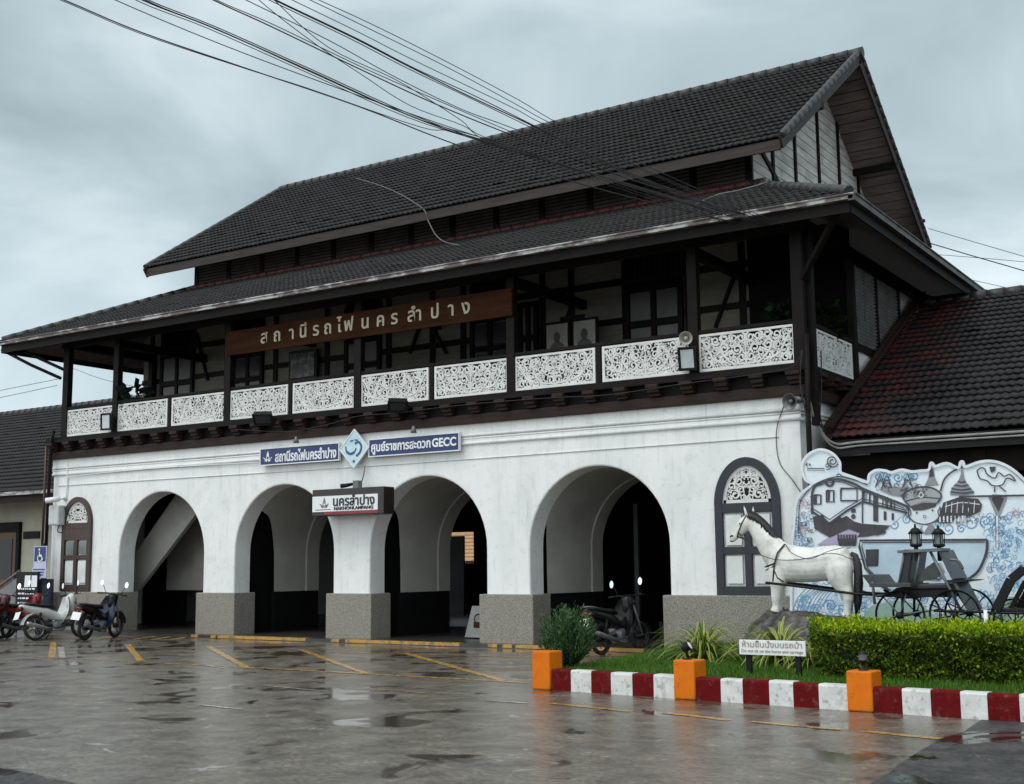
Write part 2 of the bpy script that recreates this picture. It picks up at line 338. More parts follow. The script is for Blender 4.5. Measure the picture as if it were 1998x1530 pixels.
WL = {}
def wloc(p): return WL.get(p.name, Vector((0, 0, 0))) if p else Vector((0, 0, 0))
def obj(name, mb, mats, parent=None, bevel=0., label=None):
    me = bpy.data.meshes.new(name)
    off = wloc(parent)
    vs = mb.v if off.length == 0 else [(x-off.x, y-off.y, z-off.z) for x, y, z in mb.v]
    me.from_pydata(vs, [], mb.f)
    for m_ in (mats if isinstance(mats, (list, tuple)) else [mats]): me.materials.append(m_)
    me.polygons.foreach_set('material_index', mb.m); me.polygons.foreach_set('use_smooth', mb.sm)
    if mb.c is not None:
        at_ = me.color_attributes.new('tint', 'FLOAT_COLOR', 'POINT')
        at_.data.foreach_set('color', np.asarray(mb.c, dtype=np.float32).ravel())
    me.update()
    o = bpy.data.objects.new(name, me); COL.objects.link(o)
    if parent: o.parent = parent; WL[o.name] = off
    if bevel:
        b = o.modifiers.new('bevel', 'BEVEL'); b.width = bevel; b.segments = 2; b.limit_method = 'ANGLE'; b.angle_limit = R(40)
    if label: o['label'] = label
    return o
def tag(o, label, cat, group=None, kind=None):
    if label: o['label'] = label
    if cat: o['category'] = cat
    if group: o['group'] = group
    if kind: o['kind'] = kind
    return o
def thing(name, label, cat, loc=(0, 0, 0), group=None):
    o = bpy.data.objects.new(name, None); COL.objects.link(o); o.location = loc; o.empty_display_size = .2
    WL[o.name] = Vector(loc)
    return tag(o, label, cat, group)
def structure(name, mb, mats):
    o = obj(name, mb, mats); o['kind'] = 'structure'; return o
def copy_tree(o, parent=None):
    c = o.copy(); COL.objects.link(c)
    if parent: c.parent = parent
    for ch in list(o.children): copy_tree(ch, c)
    return c

TXT = {}
def text_mb(s, x, z, w, h, y, depth=.012, bold=0., mi=0, mb=None, fit=True):
    """lettering fitted into the box (x..x+w, z..z+h) on the plane y, facing -y"""
    cu = bpy.data.curves.new('lettering', 'FONT'); cu.body = s; cu.size = 1; cu.extrude = .01; cu.resolution_u = 3; cu.offset = bold
    o = bpy.data.objects.new('lettering_tmp', cu); COL.objects.link(o)
    dg = bpy.context.evaluated_depsgraph_get(); me = bpy.data.meshes.new_from_object(o.evaluated_get(dg))
    vs = np.array([v.co for v in me.vertices]); fs = [tuple(p.vertices) for p in me.polygons]
    bpy.data.objects.remove(o); bpy.data.curves.remove(cu)
    mn, mx_ = vs.min(0), vs.max(0); sx = w/(mx_[0]-mn[0]); sz = h/(mx_[1]-mn[1])
    mb = mb or MB()
    out = [(x+(a-mn[0])*sx, y-(c-mn[2])/(mx_[2]-mn[2])*depth, z+(b-mn[1])*sz) for a, b, c in vs]
    bpy.data.meshes.remove(me)
    return mb.add(out, fs, mi)

def smooth_pts(pts, k=6):
    """Catmull-Rom through pts"""
    P = [Vector(p) for p in pts]; P = [P[0]*2-P[1]]+P+[P[-1]*2-P[-2]]; out = []
    for i in range(1, len(P)-2):
        for j in range(k):
            t = j/k; a, b, c, d = P[i-1:i+3]
            out.append(.5*((2*b)+(c-a)*t+(2*a-5*b+4*c-d)*t*t+(3*b-a-3*c+d)*t**3))
    out.append(P[-2]); return out
def sm2(pts, k=6): return [(p.x, p.y) for p in smooth_pts([(a, b, 0) for a, b in pts], k)]

# ================================================================== SETTING
A_, P_ = 3.084, 1.052          # arch width, pier width
PIT = A_+P_
XL, XR = -2.733, 18.11         # ends of the ground floor front wall
ZP, ZW = 1.03, 4.54            # plinth top, top of the white wall
ARX = [i*PIT for i in range(4)]

mb = MB(); mb.add([(-400, -400, -.02), (400, -400, -.02), (400, 600, -.02), (-400, 600, -.02)], [(0, 1, 2, 3)])
structure('ground', mb, farm)
mb = MB(); mb.add([(-40, -45, 0), (60, -45, 0), (60, 1.2, 0), (-40, 1.2, 0)], [(0, 1, 2, 3)])
structure('forecourt', mb, groundm)
# rough asphalt lane at the near right and near left
def gpoly(pxs, z=.004):
    return [tuple(at(u, v, 2, z)) for u, v in pxs]
mb = MB()
edge = [(1915, 1404), (1880, 1428), (1838, 1440), (1800, 1462), (1755, 1490), (1735, 1508), (1690, 1532)]
e3 = [at(u, v, 2, .005) for u, v in edge]
q = [tuple(p) for p in e3]+[(22.6, -16, .005), (40, -16, .005), (40, -8.2, .005)]
mb.add(q, [tuple(range(len(q)))])
p = at(-60, 1490, 2, .005), at(60, 1508, 2, .005), at(180, 1536, 2, .005)
mb.add([tuple(x) for x in p]+[(17, -18, .005), (8, -18, .005)], [(0, 1, 2, 3, 4)])
structure('asphalt_lane', mb, asphm)

# painted road markings
def strip(mb, a, b, w, z=.006, mi=0, worn=0):
    a = at(*a, 2, z); b = at(*b, 2, z); d = (b-a); l = d.length; d.normalize(); n = Vector((-d.y, d.x, 0))*w/2
    k = max(2, int(l/.12)); A = []; B = []
    for i in range(k+1):
        p = a+d*l*i/k; A.append(p+n*(1+random.uniform(-.18, .18))); B.append(p-n*(1+random.uniform(-.18, .18)))
    mb.add(A+B, [(i, i+1, k+2+i, k+1+i) for i in range(k)], mi)
mb = MB()
for a, b, w in [((104, 1253), (101, 1283), .13), ((248, 1257), (275, 1290), .13), ((404, 1260), (484, 1304), .13),
                ((586, 1267), (716, 1315), .13), ((790, 1274), (982, 1328), .14), ((590, 1271), (1035, 1282), .07),
                ((60, 1281), (280, 1292), .05), ((280, 1292), (560, 1306), .07), ((560, 1306), (1030, 1332), .11),
                ((1075, 1372), (1232, 1388), .10), ((1295, 1390), (1422, 1405), .11), ((1465, 1408), (1642, 1423), .11), ((1690, 1427), (1835, 1441), .12),
                ((740, 1345), (830, 1352), .05)]+[((186+i*37, 1248), (230+i*37, 1241), .13) for i in range(5)]:
    strip(mb, a, b, w)
structure('road_marking_yellow', mb, yellowm)
mb = MB()
for a, b, w in [((388, 1297), (440, 1304), .06), ((390, 1375), (475, 1384), .06), ((520, 1338), (640, 1349), .05), ((945, 1366), (1030, 1372), .06), ((118, 1262), (122, 1284), .12)]:
    strip(mb, a, b, w)
structure('road_marking_white', mb, whitel)

# low step along the arcade, with painted yellow bars
mb = MB(); mb.box(-2.9, 15.6, -.46, 3.2, .0, .07)
structure('arcade_step', mb, floor_m)
mb = MB()
def bar_on_step(x0, x1, top=.074):
    mb.box(x0, x1, -.475, -.33, .012, top)
for i in range(1, 4): bar_on_step(ARX[i]-.05, ARX[i]+A_-.35)
for x in (3.25, 3.9, 7.6, 8.0, 11.7, 12.05): bar_on_step(x, x+.22)
structure('step_marking_yellow', mb, yellowm)

# ================================================================== STATION
ST = thing('station_building', 'two-storey white arcaded station with dark timber veranda, fretwork railings and stacked tiled roofs', 'station', (8, 6, 0))
NA = 28
def arc(i, r, k=NA): # arch curve: list of (x, z), left foot to right foot
    cx = ARX[i]+A_/2; zs = ZSP
    return [(cx-r, ZP)]+[(cx-r*math.cos(math.pi*t/k), zs+r*math.sin(math.pi*t/k)) for t in range(k+1)]+[(cx+r, ZP)]
ZSP = 1.965
# --- arcade wall
mb = MB(); TH = .5
def arcade_face(y, rr, flip):
    cut = [XL]
    for i in range(4):
        c = arc(i, A_/2+rr)
        xs = [c[0][0], c[-1][0]]
        mb.add([(cut[-1], y, ZP), (xs[0], y, ZP), (xs[0], y, ZW), (cut[-1], y, ZW)], [(0, 1, 2, 3) if not flip else (3, 2, 1, 0)])
        n = len(c)
        for k in range(n-1):
            if abs(c[k+1][0]-c[k][0]) < 1e-6: continue
            f = [(c[k][0], y, c[k][1]), (c[k+1][0], y, c[k+1][1]), (c[k+1][0], y, ZW), (c[k][0], y, ZW)]
            mb.add(f, [(0, 1, 2, 3) if not flip else (3, 2, 1, 0)])
        cut.append(xs[1])
    mb.add([(cut[-1], y, ZP), (XR, y, ZP), (XR, y, ZW), (cut[-1], y, ZW)], [(0, 1, 2, 3) if not flip else (3, 2, 1, 0)])
CH = .035
arcade_face(0, CH, False); arcade_face(TH, 0, True)
for i in range(4):
    c0, c1 = arc(i, A_/2+CH), arc(i, A_/2); n = len(c0)
    ring = [[(x, 0, z) for x, z in c0], [(x*.3+X*.7, CH*.3, z*.3+Z*.7) for (x, z), (X, Z) in zip(c0, c1)], [(x, CH, z) for x, z in c1], [(x, TH, z) for x, z in c1]]
    for a in range(3):
        mb.add(ring[a]+ring[a+1], [(k+1, k, n+k, n+k+1) for k in range(n-1)], 0, True)
mb.add([(XR, 0, 0), (XR, 13.5, 0), (XR, 13.5, ZW), (XR, 0, ZW)], [(0, 1, 2, 3)])
mb.add([(XL, 0, 0), (XL, 13.5, 0), (XL, 13.5, ZW), (XL, 0, ZW)], [(3, 2, 1, 0)])
obj('arcade_wall', mb, plaster, ST)
# --- painted roll mouldings and the fine conduit line
mb = MB()
for z, r in ((4.30, .035), (4.235, .022), (4.13, .035)):
    mb.tube([(XL-.04, -.012, z), (XR+.02, -.012, z)], r, 8); mb.tube([(XR+.012, -.01, z), (XR+.012, 4, z)], r, 8)
mb.box(XL-.03, XR+.03, -.03, -.004, 4.33, ZW)
mb.box(XL-.03, XR+.03, -.022, -.004, 4.15, 4.215)
obj('cornice', mb, plaster, ST)
mb = MB(); mb.tube([(XL+.2, -.012, 3.83), (9, -.012, 3.80), (XR-.4, -.012, 3.83)], .012, 6)
obj('painted_conduit', mb, plaster, ST)
# --- plinth of washed gravel render, one block at each pier
mb_pl = [(XL-.1, .10)]
for i in range(3): mb_pl.append((ARX[i]+A_-.12, ARX[i+1]+.12))
mb_pl.append((ARX[3]+A_-.12, XR+.1))
for x0, x1 in mb_pl:
    mb = MB(); mb.box(x0, x1, -.1, TH+.08, 0, ZP+.004)
    obj('plinth', mb, granite, ST, .018)
# --- vaulted porch behind each arch
YE = [None, 1.34, 1.08, .66]; ZAP = [None, 2.94, 2.8, 2.45]
Y1, Y2 = 2.45, 2.9
for i in range(1, 4):
    mb = MB(); c = arc(i, A_/2+.01, 36); n = len(c); rows = []
    for x, z in c:
        left = x < ARX[i]+A_*.5
        yb = TH
        if left and z < ZAP[i]:
            yb = YE[i] if z < 1.7 else TH+(YE[i]-TH)*math.sqrt(max(0, 1-((z-1.7)/(ZAP[i]-1.7))**2))
        rows.append([(x, yb+(Y1-yb)*k/4, z) for k in range(5)])
    for k in range(n-1):
        mb.add(rows[k]+rows[k+1], [(j, j+1, 5+j+1, 5+j) for j in range(4)], 0, True)
    # inner rib: slightly smaller arch
    ci = arc(i, A_/2-.03, 36)
    mb.add([(x, Y1, z) for x, z in c]+[(x, Y1, z) for x, z in ci], [(k, k+1, n+k+1, n+k) for k in range(n-1)])
    mb.add([(x, Y1, z) for x, z in ci]+[(x, Y2, z) for x, z in ci], [(k, k+1, n+k+1, n+k) for k in range(n-1)], 0, True)
    obj('porch_vault', mb, paint_in, ST)
    for b in ((ARX[i]-.1, ARX[i]+.012, YE[i], Y2), (ARX[i]+A_-.012, ARX[i]+A_+.1, TH+.1, Y2)):
        mb = MB(); mb.box(*b, .07, ZP); obj('porch_dado', mb, dado, ST)
# first bay: white-plastered stair flight rising to the right, behind it a white wall
mb = MB()
pp = [at(250, 1100, 1, 1.2), at(345, 962, 1, 1.2), at(430, 840, 1, 1.2), at(430, 935, 1, 1.2), at(380, 1006, 1, 1.2), at(258, 1166, 1, 1.2)]
mb.poly([(p.x, p.z) for p in pp], 1.2, .12)
obj('stair_flight', mb, paint_in, ST)
mb = MB(); mb.box(-1.06, .1, 2.5, 2.7, ZP, 3.4); mb.box(.1, .5, 2.4, 2.8, ZP, 3.3)
obj('stair_wall', mb, paint_in, ST)
# --- dark hall behind the porch
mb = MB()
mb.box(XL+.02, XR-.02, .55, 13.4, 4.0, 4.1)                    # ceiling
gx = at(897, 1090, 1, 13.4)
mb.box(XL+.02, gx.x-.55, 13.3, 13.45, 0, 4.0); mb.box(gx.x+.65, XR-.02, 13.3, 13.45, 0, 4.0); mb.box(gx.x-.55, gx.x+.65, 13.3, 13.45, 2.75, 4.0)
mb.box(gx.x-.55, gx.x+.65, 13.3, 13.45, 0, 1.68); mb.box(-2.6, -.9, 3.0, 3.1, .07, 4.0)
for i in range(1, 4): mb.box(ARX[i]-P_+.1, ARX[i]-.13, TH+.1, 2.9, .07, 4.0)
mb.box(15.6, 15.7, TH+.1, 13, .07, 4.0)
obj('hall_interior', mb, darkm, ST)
mb = MB(); mb.box(XL+.02, XR-.02, 3.2, 13.3, .0, .065)
obj('hall_floor', mb, floor_m, ST)
hpm = mat('hall_panel', (.035, .038, .042), (.02, .022, .025), .35, 2)
for x in (5.2, 9.4, 13.5): mb = MB(); mb.box(x, x+1.2, 6.1, 6.16, .3, 2.4); obj('hall_panel', mb, hpm, ST)
for x in (13.2, 14.6): mb = MB(); mb.box(x, x+.1, 2.92, 3.0, .07, 2.9); obj('hall_post', mb, hpm, ST)

# --- arched windows at both ends
def fret_spirals(inside, width, height, seed, rmin, rmax, mirror=True, density=700):
    """carved scrolls: spirals packed in a region, mirrored about x=0; returns polylines (pts, widths)"""
    rnd = random.Random(seed); cs = []; out = []
    for k in range(density):
        r = rmax-(rmax-rmin)*min(1, k/density*1.5)
        x = rnd.uniform(0 if mirror else -width/2, width/2); z = rnd.uniform(0, height)
        if not inside(x, z, r) or (mirror and x < r*.9): continue
        if all((x-a)**2+(z-b)**2 > ((r+c)*.93)**2 for a, b, c in cs): cs.append((x, z, r))
    for x, z, r in cs:
        a0 = rnd.uniform(0, 6.28); tw = rnd.choice((-1, 1)); turns = rnd.uniform(1.15, 1.6); n = 20
        pts = []; ws = []
        for j in range(n+1):
            t = j/n; rr = r*(1.08-.86*t); a = a0+tw*turns*6.283*t
            pts.append((x+rr*math.cos(a), z+rr*math.sin(a))); ws.append(r*(.40+.10*math.sin(t*9)))
        out.append((pts, ws))
        # leaflets thrown off the scroll
        for q in range(5):
            a = a0+q*1.26+.5; p0 = (x+r*.95*math.cos(a), z+r*.95*math.sin(a)); b = a+tw*.9
            p1 = (p0[0]+r*.35*math.cos(b), p0[1]+r*.35*math.sin(b)); p2 = (p1[0]+r*.3*math.cos(b+tw*.9), p1[1]+r*.3*math.sin(b+tw*.9))
            if inside(p2[0], p2[1], r*.1): out.append(([p0, p1, p2], [r*.36, r*.40, r*.10]))
    if mirror: out += [([(-a, b) for a, b in p][::-1], w[::-1]) for p, w in out]
    return out

def arched_window(xa, xb, z0, zs, frame_m, name, label, bar, pane_up):
    cx = (xa+xb)/2; r = (xb-xa)/2; y = -.075
    k = 24
    out_ = [(cx-r*math.cos(math.pi*t/k), zs+(3.5-zs)*math.sin(math.pi*t/k)) for t in range(k+1)]
    ri = r-bar; inn = [(cx-ri*math.cos(math.pi*t/k), zs+(3.5-zs-bar)*math.sin(math.pi*t/k)) for t in range(k+1)]
    mb = MB()
    for yy, fl in ((y, 0),):
        mb.add([(a, yy, b) for a, b in out_]+[(a, yy, b) for a, b in inn], [(i, k+1+i, k+2+i, i+1) for i in range(k)])
    mb.add([(a, y, b) for a, b in out_]+[(a, .0, b) for a, b in out_], [(i, i+1, k+2+i, k+1+i) for i in range(k)])
    mb.add([(a, y, b) for a, b in inn]+[(a, -.002, b) for a, b in inn], [(i+1, i, k+1+i, k+2+i) for i in range(k)])
    mb.box(xa, xa+bar, y, 0, z0, zs); mb.box(xb-bar, xb, y, 0, z0, zs); mb.box(xa+bar, xb-bar, y, 0, z0, z0+bar*1.3)
    mb.box(xa+bar, xb-bar, y, 0, zs-bar*1.0, zs+.02)
    zm = z0+(zs-z0)*.50
    zt = zs-bar*1.0
    if pane_up: mb.box(xa+bar, xb-bar, y+.004, 0, zt-.3, zt)
    mb.box(xa+bar, xb-bar, y+.004, 0, zm-bar*.45, zm+bar*.45)
    mb.box(cx-bar*.45, cx+bar*.45, y+.004, 0, z0+bar*1.3, zm-bar*.45); mb.box(cx-bar*.45, cx+bar*.45, y+.004, 0, zm+bar*.45, zt if not pane_up else zt-.3)
    w = obj(name, mb, frame_m, ST, .006, label)
    top = zt if not pane_up else zt-.3
    sb = bar*.35
    for a, b in ((xa+bar, cx-bar*.45), (cx+bar*.45, xb-bar)):
        mb = MB(); mb.box(a+sb, b-sb, y+.025, 0, z0+bar*1.3+.05, zm-bar*.45-.03)
        obj('shutter_panel', mb, paneW, w)
        mb = MB(); mb.box(a+sb, b-sb, y+.025, 0, zm+bar*.45+.03, top-.04)
        obj('shutter_panel', mb, paneG if pane_up else paneW, w)
    mb = MB()
    mb.add([(a, -.012, b) for a, b in inn], [tuple(range(k+1))[::-1]], 1)
    hh = 3.5-zs-bar
    outer = [(cx-(ri-.02)*math.cos(math.pi*t/k), zs+.02+(hh-.03)*math.sin(math.pi*t/k)) for t in range(k+1)]
    mb.ribbon(outer, .10, -.03, .014); mb.ribbon([outer[0], outer[-1]], .12, -.03, .014)
    ins = lambda x, z, rr: (x/(ri*.86))**2+((z-.06)/(hh*.86))**2 < (1-rr/ri)**2 and z > .06+rr*.8
    for q_, (pts, ws) in enumerate(fret_spirals(ins, ri*2, hh, 5, .035, .085)):
        mb.ribbon([(cx+a, zs+b) for a, b in pts], ws, -.031-.0005*(q_ % 11), .013)
    obj('fanlight_fretwork', mb, [fret_m, black], w)
arched_window(-2.23, -1.05, 1.05, 2.80, redbrown, 'arched_window', 'narrow arched window with red-brown frame', .13, True)
arched_window(16.45, 17.70, 1.0, 2.66, dkblue, 'arched_window', 'arched window with black frame and four white panels', .15, False)

# --- timber belt: beam, corbels, sill
mb = MB(); mb.box(XL-.12, XR+.16, -.12, .0, ZW-.01, 4.72); mb.box(XR, XR+.14, .0, 9, ZW-.01, 4.72)
obj('belt_beam', mb, woodb, ST, .01)
mb = MB(); mb.box(XL-.1, XR+.12, -.03, .2, 4.72, 4.96); mb.box(XR-.1, XR+.10, .2, 9, 4.72, 4.96)
obj('belt_backing', mb, wood, ST)
mb = MB(); mb.box(XL-.2, XR+.22, -.22, .3, 4.96, 5.02); mb.box(XL-.18, XR+.2, -.17, .3, 5.02, 5.10); mb.box(XR-.2, XR+.22, .3, 9, 4.96, 5.10)
obj('sill_beam', mb, wood, ST, .008)
X0, BAY = -2.213, 2.043
def corbel(x, y0, dirx=False):
    mb = MB()
    if not dirx:
        mb.box(x-.13, x+.13, -.30, -.03, 4.88, 4.955); mb.box(x-.12, x+.12, -.24, -.03, 4.80, 4.88); mb.box(x-.11, x+.11, -.17, -.03, 4.735, 4.80)
    else:
        mb.box(XR+.10, XR+.38, x-.13, x+.13, 4.88, 4.955); mb.box(XR+.10, XR+.31, x-.12, x+.12, 4.80, 4.88)
    obj('corbel', mb, woodb, ST, .012)
for k in range(31): corbel(XL+.1+k*(XR-XL-.1)/30, 0)
for yv in (.4, 1.1, 1.8, 2.5): corbel(yv, 0, True)

# --- carved railing panels
PW, PH = BAY-.16, .70
def panel_mb(seed):
    mb = MB(); w, h = PW, PH; fr = .055
    for a, b, c, d in ((-w/2, w/2, 0, fr), (-w/2, w/2, h-fr*.8, h), (-w/2, -w/2+fr, fr, h-fr*.8), (w/2-fr, w/2, fr, h-fr*.8)):
        mb.box(a, b, -.018, .018, c, d)
    ins = lambda x, z, r: abs(x) < w/2-fr-r*.75 and fr+r*.6 < z < h-fr-r*.6
    for q_, (pts, ws) in enumerate(fret_spirals(ins, w, h, seed, .030, .082, True, 2200)): mb.ribbon(pts, ws, -.010-.0005*(q_ % 11), .02)
    # centre palmette and the main arching stems
    for sgn in (-1, 1):
        mb.ribbon(sm2([(0, .07), (sgn*.3, .13), (sgn*.50, .40), (sgn*.34, .58)], 6), .032, -.0190-.0002*sgn, .02)
        mb.ribbon(sm2([(sgn*.34, .12), (sgn*.62, .2), (sgn*.80, .5), (sgn*.9, .6)], 6), .032, -.0198-.0002*sgn, .02)
    mb.ribbon([(0, .06), (0, .60)], [.035, .012], -.0205, .022)
    return mb
pmesh = [panel_mb(s) for s in (11, 23, 37)]
first = []
for k in range(10):
    x = X0+BAY*(k+.5)
    if k < 3:
        o = obj('railing_panel', pmesh[k], fret_m, ST); first.append(o)
    else:
        o = first[k % 3].copy(); COL.objects.link(o)
    o.parent = ST; o.location = Vector((x, -.106, 5.115))-WL[ST.name]
    o.data.transform(Matrix.Translation(WL[ST.name])) if k < 3 else None
side = pmesh[1]
o = first[1].copy(); COL.objects.link(o); o.parent = ST
o.rotation_euler = (0, 0, R(90)); o.scale = (1.28, 1, 1); o.location = Vector((18.27, 1.34, 5.115))-WL[ST.name]
o = first[2].copy(); COL.objects.link(o); o.parent = ST
o.rotation_euler = (0, 0, R(-90)); o.scale = (1.28, 1, 1); o.location = Vector((X0-.02, 1.34, 5.115))-WL[ST.name]
mb = MB()
mb.box(X0, 18.2, -.14, -.06, 5.835, 5.90); mb.box(18.23, 18.31, -.02, 2.7, 5.835, 5.90); mb.box(X0-.06, X0+.02, 0, 2.7, 5.835, 5.90)
obj('handrail', mb, wood, ST, .006)
for k in range(11):
    x = X0+BAY*k; tall = k in (0, 1, 3, 5, 7, 9, 10)
    w = .10 if tall else .05
    if k in (0, 10): w = .11
    mb = MB(); mb.box(x-w, x+w, -.16 if tall else -.13, .0 if tall else -.08, 5.1, 7.55 if tall else 5.84)
    if k == 10: mb.box(x+.09, x+.20, .05, .2, 4.0, 7.55)
    obj('veranda_post' if tall else 'railing_post', mb, wood, ST, .008)
mb = MB(); mb.box(18.2, 18.34, 2.62, 2.78, 5.1, 7.5); obj('veranda_post', mb, wood, ST, .008)
mb = MB(); mb.box(X0-.1, X0+.06, 2.7, 2.86, 5.1, 7.5); obj('veranda_post', mb, wood, ST, .008)
# eave plate and ties
mb = MB(); mb.box(X0-.2, 18.42, -.16, .02, 7.52, 7.74); mb.box(18.2, 18.38, .02, 14.4, 7.52, 7.74); mb.box(X0-.16, X0+.02, .02, 14.4, 7.52, 7.74)
obj('eave_plate', mb, wood, ST)
for k in (1, 3, 5, 7, 9):
    x = X0+BAY*k; mb = MB(); mb.bar((x, 0, 7.42), (x, 2.9, 7.42), .14, .2); obj('tie_beam', mb, wood, ST)
mb = MB(); mb.bar((18.25, -.08, 6.55), (19.3, -.75, 7.66), .09, .09); obj('eave_strut', mb, wood, ST)
mb = MB(); mb.bar((X0-.05, -.08, 6.9), (X0-1.6, -.7, 7.66), .07, .08); obj('eave_strut', mb, wood, ST)
# --- upper storey wall behind the veranda
YW = 2.9
mb = MB(); mb.box(-2.75, 16.05, YW, YW+.1, 5.1, 8.9); mb.box(-2.75, -2.65, YW+.1, 13, 5.1, 8.9)
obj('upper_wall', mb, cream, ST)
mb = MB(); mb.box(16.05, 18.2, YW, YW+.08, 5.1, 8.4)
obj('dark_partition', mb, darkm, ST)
mb = MB(); mb.box(XL, XR+.15, .25, YW, 5.03, 5.09)
obj('veranda_floor', mb, wood, ST)
mb = MB()
yy0, yy1 = YW-.05, YW
pu = [300, 378, 445, 540, 640, 760, 845, 905, 1000, 1060, 1117, 1222, 1345, 1452]
px_ = [at(u, 640, 1, YW).x for u in pu]
for x in px_: mb.box(x-.07, x+.07, yy0, yy1, 5.1, 8.3)
mb.box(-2.75, 16.05, yy0+.004, yy1, 6.88, 7.02); mb.box(-2.75, 16.05, yy0+.004, yy1, 7.75, 7.9)
def brace(a, b):
    p, q = at(*a, 1, YW-.03), at(*b, 1, YW-.03); mb.bar(p, q, .06, .11, (0, 1, 0))
for a, b in (((384, 650), (406, 742)), ((800, 690), (826, 620)), ((838, 625), (872, 690)), ((1396, 640), (1440, 520)), ((1120, 590), (1075, 690))): brace(a, b)
obj('wall_framing', mb, wood, ST)
def up_window(u0, u1, v0, v1, pane, lattice=True):
    a, b = at(u0, v1, 1, YW-.06), at(u1, v1, 1, YW-.06); z1 = at((u0+u1)/2, v0, 1, YW-.06).z
    x0, x1, z0 = a.x, b.x, 5.12; cx = (x0+x1)/2; zm = (z0+.35+z1)/2+.25
    mb = MB(); y0 = YW-.09
    for p, q in ((x0, x0+.1), (cx-.05, cx+.05), (x1-.1, x1)): mb.box(p, q, y0, YW, z0, z1)
    for p, q in ((z0, z0+.1), (zm-.06, zm+.06), (z1-.1, z1)): mb.box(x0+.1, cx-.05, y0, YW, p, q); mb.box(cx+.05, x1-.1, y0, YW, p, q)
    w = obj('veranda_window', mb, wood, ST)
    for p, q in ((x0+.1, cx-.05), (cx+.05, x1-.1)):
        for r_, s_ in ((z0+.1, zm-.06), (zm+.06, z1-.1)):
            m2 = MB(); m2.box(p+.03, q-.03, YW-.06, YW-.01, r_+.03, s_-.03); obj('window_panel', m2, pane, w)
    if lattice:
        m2 = MB(); n = max(5, int((x1-x0)/.12))
        m2.box(x0, x1, YW-.03, YW, z1, z1+.95, 1)
        for k in range(n+1): x = x0+(x1-x0)*k/n; m2.box(x-.016, x+.016, YW-.07, YW-.04, z1+.08, z1+.82)
        for z in (z1+.14, z1+.72): m2.box(x0, x1, YW-.075, YW-.05, z, z+.04)
        obj('transom_lattice', m2, [louver_m, darkm], w)
wg = mat('veranda_pane', (.13, .135, .13), (.09, .095, .09), .4, 2)
wd = mat('dark_pane', (.03, .034, .04), (.02, .022, .026), .2, 2)
up_window(312, 376, 690, 770, wg); up_window(452, 512, 690, 770, wd); up_window(672, 742, 660, 740, wg)
up_window(918, 996, 620, 720, wd); up_window(1222, 1335, 556, 700, wg); up_window(1012, 1050, 590, 700, wg, False)
# --- right end: louvred shutters and boards beside the veranda
mb = MB(); mb.box(18.15, 18.24, 2.8, 13, 5.1, 7.6)
obj('side_wall', mb, gablew, ST)
mb = MB()
for y in (2.78, 4.30, 5.9): mb.box(18.2, 18.30, y-.06, y+.06, 5.1, 7.55)
mb.box(18.2, 18.29, 2.84, 13, 5.75, 5.85)
obj('side_framing', mb, wood, ST)
lv = mat('pale_louver', (.30, .305, .30), (.20, .205, .20), .6, 4)
for y0, y1 in ((2.88, 3.50), (3.56, 4.2), (4.4, 5.05), (5.1, 5.8)):
    mb = MB(); mb.box(18.23, 18.26, y0, y1, 5.87, 7.5, 1)
    z = 5.9
    while z < 7.45: mb.bar((18.275, y0, z+.03), (18.275, y1, z+.03), .012, .062, (.75, 0, .65)); z += .075
    obj('louvred_shutter', mb, [lv, darkm], ST)

# --- lower hipped roof
def tile_plane(E0, E1, T0, T1, wave=.15, row=.33, amp=.028, lift=.06):
    """corrugated tile courses on the trapezoid eave E0-E1, top T0-T1 (tile columns run along the fall line)"""
    E0, E1, T0, T1 = map(Vector, (E0, E1, T0, T1))
    ex = (E1-E0).normalized(); nrm = ex.cross((T0-E0)).normalized()
    if nrm.z < 0: nrm = -nrm
    up = nrm.cross(ex)
    if up.z < 0: up = -up
    Ls = (T0-E0).dot(up); n = max(1, round(Ls/row)); row = Ls/n
    a0, a1 = 0, (E1-E0).dot(ex); t0, t1 = (T0-E0).dot(ex), (T1-E0).dot(ex)
    mb = MB()
    lo, hi = min(a0, t0), max(a1, t1)
    per = 5; st = wave/per; nx = int((hi-lo)/st)+1
    xs = [lo+i*st for i in range(nx+1)]
    prof = [amp*(math.cos(2*math.pi*i/per)*.5+.5)**.8 for i in range(per)]
    prev = None
    for j in range(n):
        rowsv = []
        jit = random.uniform(-.012, .012); tl = [random.gauss(0, .003)+(.018 if random.random() < .006 else 0) for _ in range(len(xs)//(per*2)+1)]
        for e_, (s, lf) in enumerate(((j*row-(.05 if j == 0 else .02), lift), ((j+1)*row, .004))):
            f = s/Ls; l = a0+(t0-a0)*max(0, f); r = a1+(t1-a1)*max(0, f)
            rowsv.append([E0+ex*min(max(x+jit, l), r)+up*s+nrm*(prof[i % per]+lf+(tl[i//(per*2)] if e_ == 0 else 0)) for i, x in enumerate(xs)])
        k = len(xs)
        low = [p-nrm*.035 for p in rowsv[0]]
        vs = low+rowsv[0]+rowsv[1]; fs = []
        for i in range(k-1):
            if (rowsv[0][i+1]-rowsv[0][i]).length < 1e-5 and (rowsv[1][i+1]-rowsv[1][i]).length < 1e-5: continue
            fs += [(i, i+1, k+i+1, k+i), (k+i, k+i+1, 2*k+i+1, 2*k+i)]
        o = len(mb.v); mb.v += [tuple(v) for v in vs]
        for f in fs: mb.f.append(tuple(q+o for q in f)); mb.m.append(0); mb.sm.append(True)
    return mb
